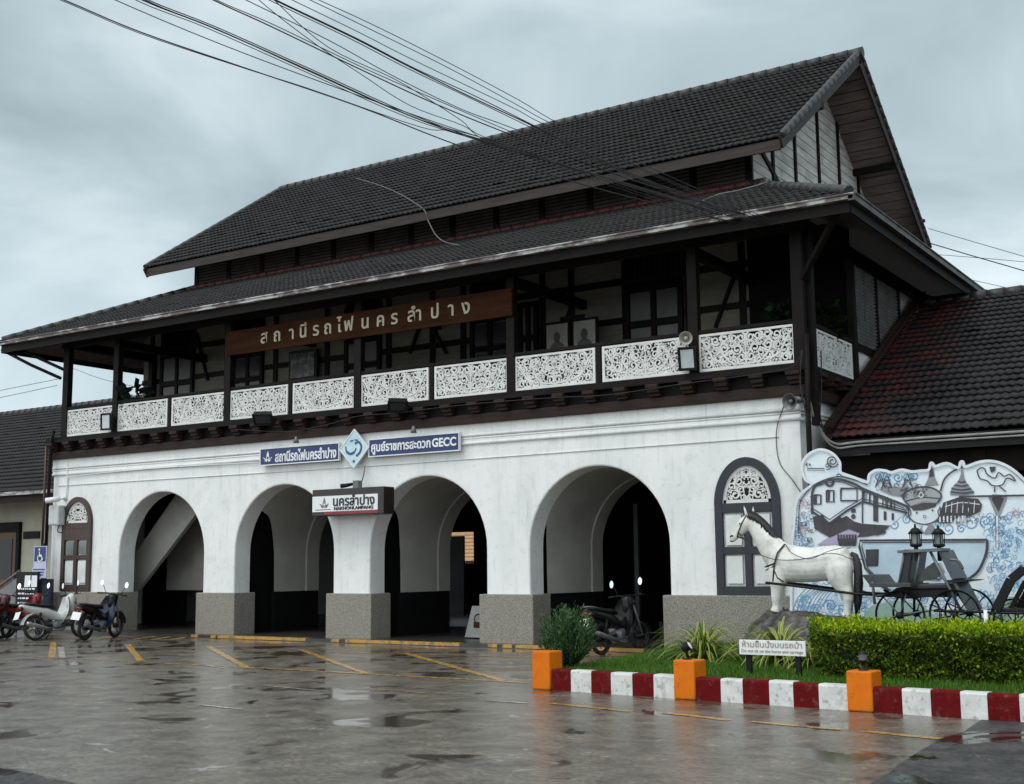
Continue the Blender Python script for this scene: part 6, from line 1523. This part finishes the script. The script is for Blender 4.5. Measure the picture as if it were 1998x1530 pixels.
mb.add(vs, [(i*32+k, i*32+(k+1) % 32, (i+1)*32+(k+1) % 32, (i+1)*32+k) for i in range(3) for k in range(32)], 0, True); obj('cloth', mb, mat('navy_cloth', (.018, .026, .05), (.012, .018, .035), .8, 4), t)
a, b = at(34, 1116, 1, -.7), at(73, 1182, 1, -.7); t = thing('blackboard', 'black menu board with chalk lines and two white paper sheets by the left corner', 'blackboard', ((a.x+b.x)/2, -.7, 0))
mb = MB(); mb.box(a.x, b.x, -.72, -.68, b.z, a.z); mb.box(a.x, a.x+.05, -.7, -.66, 0, b.z); mb.box(b.x-.05, b.x, -.7, -.66, 0, b.z); obj('board', mb, black, t)
mb = MB(); w_ = b.x-a.x; r3 = random.Random(4)
for k in range(4):
    x = a.x+.1
    while x < b.x-.15: l = r3.uniform(.04, .13); mb.box(x, x+l, -.724, -.72, a.z-.46-.12*k, a.z-.42-.12*k); x += l+.035
obj('chalk_lines', mb, letterw, t)
for u0, u1 in ((48, 59), (61, 72)):
    c, d = at(u0, 1123, 1, -.73), at(u1, 1146, 1, -.73); mb = MB(); mb.add([(c.x, -.73, d.z), (d.x, -.735, d.z+.01), (d.x-.01, -.73, c.z), (c.x+.02, -.728, c.z)], [(0, 1, 2, 3)]); obj('paper_sheet', mb, signw, t)

# ================================================================== OVERHEAD CABLES
def cable(label, px, r, y0=-11., y1=-.95, m=cablem, group='cables running down to the station eave', name='overhead_cable'):
    us = [p[0] for p in px]; pts = []
    for u, v in px:
        f = (u-us[0])/(us[-1]-us[0]); pts.append(at(u, v, 1, y0+(y1-y0)*f))
    mb = MB(); mb.tube(smooth_pts(pts, 5), r*.72, 6)
    o = obj(name, mb, m); tag(o, label, 'cable', group); return o
A = 'overhead_cable'
cable('lowest black cable, leaving the top edge farthest left', [(-60, -76), (125, 0), (275, 63), (485, 135), (700, 208), (912, 290), (1180, 372), (1440, 436)], .014)
cable('thin cable just above the lowest one, parting from it', [(-60, -72), (125, 3), (275, 66), (485, 136), (600, 172), (820, 248), (905, 262), (1200, 352), (1420, 424)], .009)
cable('second cable from the left at the top edge', [(60, -80), (225, 0), (430, 86), (640, 165), (830, 232), (965, 277), (1230, 362), (1445, 428)], .010)
for k, (dx, dy, r) in enumerate(((0, 0, .015), (9, -1, .011), (-7, 3, .009), (14, 4, .009))):
    cable('one of the four cables of the thick left bundle', [(110+dx, -86), (278+dx, 0+dy), (410+dx*.8, 52+dy), (600+dx*.6, 136+dy*1.4), (800+dx*.7, 226+dy), (975+dx, 287-dy), (1200, 352+dy), (1420+dx, 420+dy)], r)
for k, (dx, dy, r) in enumerate(((0, 0, .013), (6, -3, .009))):
    cable('one of the paired cables in the middle of the fan', [(250+dx, -84), (416+dx, 0), (525+dx, 50+dy), (700+dx, 134+dy), (850+dx, 203+dy*2), (1010+dx, 268+dy), (1230, 350), (1460+dx, 422)], r)
cable('cable bowing across to the right of the paired cables', [(330, -78), (480, 0), (640, 78), (770, 150), (900, 213), (1005, 252), (1240, 345), (1470, 418)], .009)
cable('cable that crosses the others from top middle, steeper than its neighbours', [(390, -110), (505, 0), (610, 82), (700, 142), (800, 206), (905, 246), (962, 280), (1190, 362), (1410, 432)], .008)
cable('second steep crossing cable, just right of the first', [(430, -110), (535, 0), (640, 92), (765, 152), (830, 190), (900, 235), (955, 272), (1200, 360), (1400, 425)], .008)
for k, (dx, dy, r) in enumerate(((0, 0, .013), (8, 2, .010), (-8, 1, .009))):
    cable('one of the three cables of the right bundle', [(370+dx, -80), (535+dx, 0+dy), (690+dx, 74+dy), (800+dx, 131+dy), (920+dx, 190-dy), (1040+dx, 246+dy), (1240+dx, 345), (1490+dx, 440)], r)
cable('cable between the right bundle and the two topmost cables', [(410, -78), (570, 0), (700, 63), (800, 114), (1000, 210), (1060, 242), (1270, 340), (1500, 438)], .008)
cable('topmost cable but one, leaving the top edge right of the bundles', [(440, -76), (605, 0), (720, 56), (870, 130), (1000, 200), (1085, 246), (1290, 345), (1510, 436)], .008)
cable('topmost cable of the fan', [(450, -78), (622, 0), (735, 52), (880, 125), (1010, 194), (1100, 246), (1310, 346), (1530, 440)], .008)
G2 = 'cables leaving the right end of the roof'
cable('thin upper cable leaving the gable end to the right', [(1812, 446), (1900, 472), (2010, 504), (2150, 545)], .012, 12, 11, cablem, G2)
cable('thick cable leaving the gable end to the right', [(1812, 474), (1900, 500), (2010, 532), (2150, 575)], .020, 12, 11, cablem, G2)
cable('nearly level thin cable right of the roof corner', [(1830, 497), (1920, 504), (2010, 512), (2150, 524)], .010, 12, 11, cablem, G2)
cable('lowest thin cable right of the roof corner', [(1880, 543), (1940, 556), (2010, 572), (2150, 600)], .010, 12, 11, cablem, G2)
G3 = 'cables leaving the left corner post'
cable('upper cable running left from the corner post', [(-120, 786), (0, 762), (112, 740)], .010, -.3, -.3, cablem, G3)
cable('lower cable running left from the corner post', [(-120, 800), (0, 776), (112, 752)], .010, -.3, -.3, cablem, G3)
cable('cable seen through the left end of the veranda', [(140, 718), (200, 740), (270, 756)], .010, 3, 3, cablem, G3)
